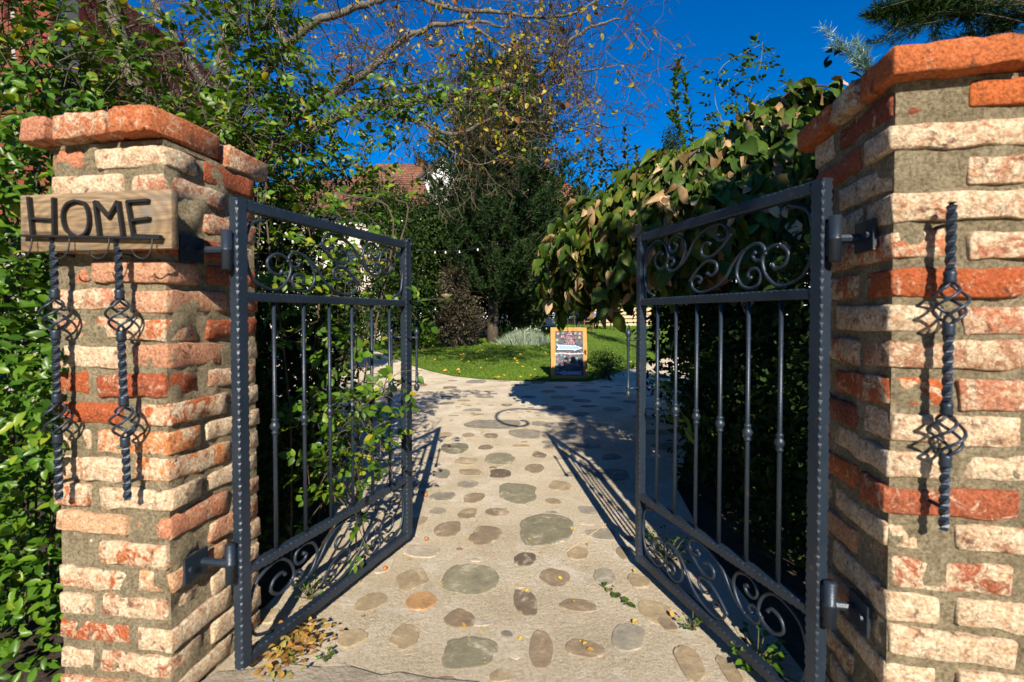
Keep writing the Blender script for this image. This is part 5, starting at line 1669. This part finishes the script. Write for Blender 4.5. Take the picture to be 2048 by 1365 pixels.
conifer_fronds(jp, [[(1770, 190, 3.05), (1735, 145, 3.0), (1700, 105, 3.0), (1650, 58, 3.0)], [(1740, 150, 3.0), (1715, 118, 3.0), (1685, 100, 3.0), (1672, 96, 3.0)], [(1745, 150, 3.0), (1728, 110, 3.0), (1712, 88, 3.0)], [(1760, 170, 3), (1735, 130, 3), (1722, 128, 3)]], M['blue_needle'], .05, 22, .006)
dc = thing('dark_conifer', 'dark conifer boughs hanging in the upper right corner', 'conifer', (7.6, 6.2, 0))
MB().tube([(7.6, 6.2, 0), (7.5, 6.2, 3), (7.3, 6.2, 6.5)], [.2, .17, .08], 9).build('trunk', M['dark_bark'], dc, True, world=True)
st_ = []
for k in range(46):
    y0 = rnd.uniform(-140, 60); x0 = 2150 + rnd.uniform(-60, 60)
    x1 = rnd.uniform(1730, 1960); y1 = min(y0 * .4 + rnd.uniform(-70, 45), 88)
    st_.append([(x0, y0, 6.1), ((x0 + x1) / 2, (y0 + y1) / 2 - 15, 6.0 + rnd.uniform(-.4, .4)), (x1, y1, 6.0 + rnd.uniform(-.5, .5))])
for k in range(60):
    x0 = rnd.uniform(1800, 2080); y0 = rnd.uniform(-40, 40)
    st_.append([(x0, y0, 6.0), (x0 - rnd.uniform(10, 50), y0 + rnd.uniform(-10, 40), 6.0), (x0 - rnd.uniform(40, 90), min(y0 + rnd.uniform(0, 60), 92), 6.0)])
conifer_fronds(dc, st_, M['dark_leaf'], .13, 12, .012)

# ------------------------------------------------------------------ litter, small plants
def litter(name, label, cat, spots, mat, kind=None, group=None, single=True):
    pass
L = Leaves()
for _ in range(190):     # pile of yellow leaves under the left leaf
    t = rnd.random()
    q = ground(540 + 100 * t + rnd.gauss(0, 22), 1345 - 75 * t + rnd.gauss(0, 18))
    if q.x > -.62 and False: continue
    L.add((q.x, q.y, .012 + .05 * rnd.random() ** 2), Vector((rnd.uniform(-1, 1), rnd.uniform(-1, 1), rnd.uniform(-.1, .3))), UP + rv() * .6, rnd.uniform(.018, .034))
lp = thing('leaf_pile', 'small pile of dry yellow leaves below the left gate leaf', 'fallen leaves', ground(590, 1310))
L.build(lp, M['litter_leaf'], TPL_ROSE, 190, name='dry_leaf')
L = Leaves()
cnt = 0
while cnt < 70:
    y = 8.6 + 7 * rnd.random() ** 1.3; x = rnd.uniform(-.23 * y, .3 * y)
    if x > .2 and rnd.random() < .8: continue
    if not inpoly(x, y, lawn_loop): continue
    cnt += 1
    L.add((x, y, gz(y) + .045), Vector((rnd.uniform(-1, 1), rnd.uniform(-1, 1), .2)), UP + Vector((0, -.5, 0)) + rv() * .4, rnd.uniform(.05, .1))
fl = thing('fallen_leaves', 'yellow and brown fallen leaves scattered over the lawn', 'fallen leaves', (0, 11, gz(11)))
L.build(fl, M['fallen_leaf'], TPL_MUL, 70)
L = Leaves()
for (x, y) in [(965, 868), (951, 871), (900, 895), (1290, 860), (760, 806), (1085, 1110), (880, 985), (1440, 1215), (1345, 1240), (1150, 1210)] + [(rnd.uniform(700, 1300), rnd.uniform(770, 1330)) for _ in range(45)]:
    q = ground(x, y)
    L.add((q.x, q.y, gz(q.y) + .01), Vector((rnd.uniform(-1, 1), rnd.uniform(-1, 1), .15)), UP + rv() * .3, rnd.uniform(.012, .028))
pl2 = thing('path_leaves', 'scattered tiny dry leaves lying on the stone path', 'fallen leaves', (0, 3, 0))
L.build(pl2, M['fallen_leaf'], TPL_ROSE, 60)
tw = thing('leafy_twig', 'short twig with green leaves lying on the path near the right leaf', 'twig', ground(1235, 1200))
L = Leaves(); B = MB()
q = [ground(1200, 1175), ground(1225, 1190), ground(1245, 1205), ground(1268, 1222)]
q = [a + Vector((0, 0, .014)) for a in q]
shoot(L, B, q, .03, step=.018, n=1, rad=.002)
L.build(tw, M['shrub_leaf'], TPL_ROSE, 40); B.build('stem', M['stem'], tw, world=True)
dt = thing('dry_stalk', 'thin dry straw lying on the path beside the right gate leaf', 'stalk', ground(1195, 1075))
q = [ground(1130, 1110), ground(1180, 1075), ground(1222, 1045)]
MB().tube([a + Vector((0, 0, .012 - dt.location.z)) - Vector((dt.location.x, dt.location.y, 0)) for a in q], .0022, 5).build('straw', M['pale_wood'], dt)
def herb(label, px, py, n, size, spread, mat='hedge_leaf'):
    g_ = ground(px, py)
    root = thing('weed', label, 'weed', (g_.x, g_.y, 0))
    L = Leaves(); B = MB()
    for _ in range(n):
        a = rv(); d = Vector((a.x, a.y, abs(a.z) + .6)).normalized()
        e = Vector((g_.x, g_.y, 0)) + Vector((a.x * spread, a.y * spread, .02 + rnd.random() * spread * 1.1))
        B.tube([Vector((g_.x, g_.y, 0)), e], .0013, 3)
        L.add(e, Vector((a.x, a.y, .2)), UP + rv() * .5 + Vector((0, -.3, 0)), size * rnd.uniform(.7, 1.2))
    L.build(root, M[mat], TPL_ROSE, 80); B.build('stems', M['stem'], root, world=True)['kind'] = 'stuff'
herb('bright green weed sprouting through the bottom rail of the right leaf', 1515, 1330, 46, .032, .07)
herb('small weed growing under the right gate leaf by the path edge', 1385, 1262, 22, .018, .035)
herb('tuft of small leaves behind the lower scrolls of the right leaf', 1335, 1120, 60, .022, .1)
herb('small weed in the shade behind the left bottom rail', 620, 1200, 26, .018, .06)
herb('tiny sprig beside the yellow leaf pile', 652, 1325, 14, .016, .02)
berr = thing('berries', 'small round orange berries fallen on the path by the left leaf', 'berries', ground(850, 1050))
for (x, y) in ((853, 1082), (852, 994), (770, 1142)):
    g_ = ground(x, y)
    MB().lathe(g_ + Vector((0, 0, .012)), [(0, -.011), (.008, -.008), (.0115, 0), (.008, .008), (0, .011)], 10).build('berry', bpy.data.materials.get('berry') or simple('berry', (.4, .12, .02), rough=.5), berr, True, world=True)
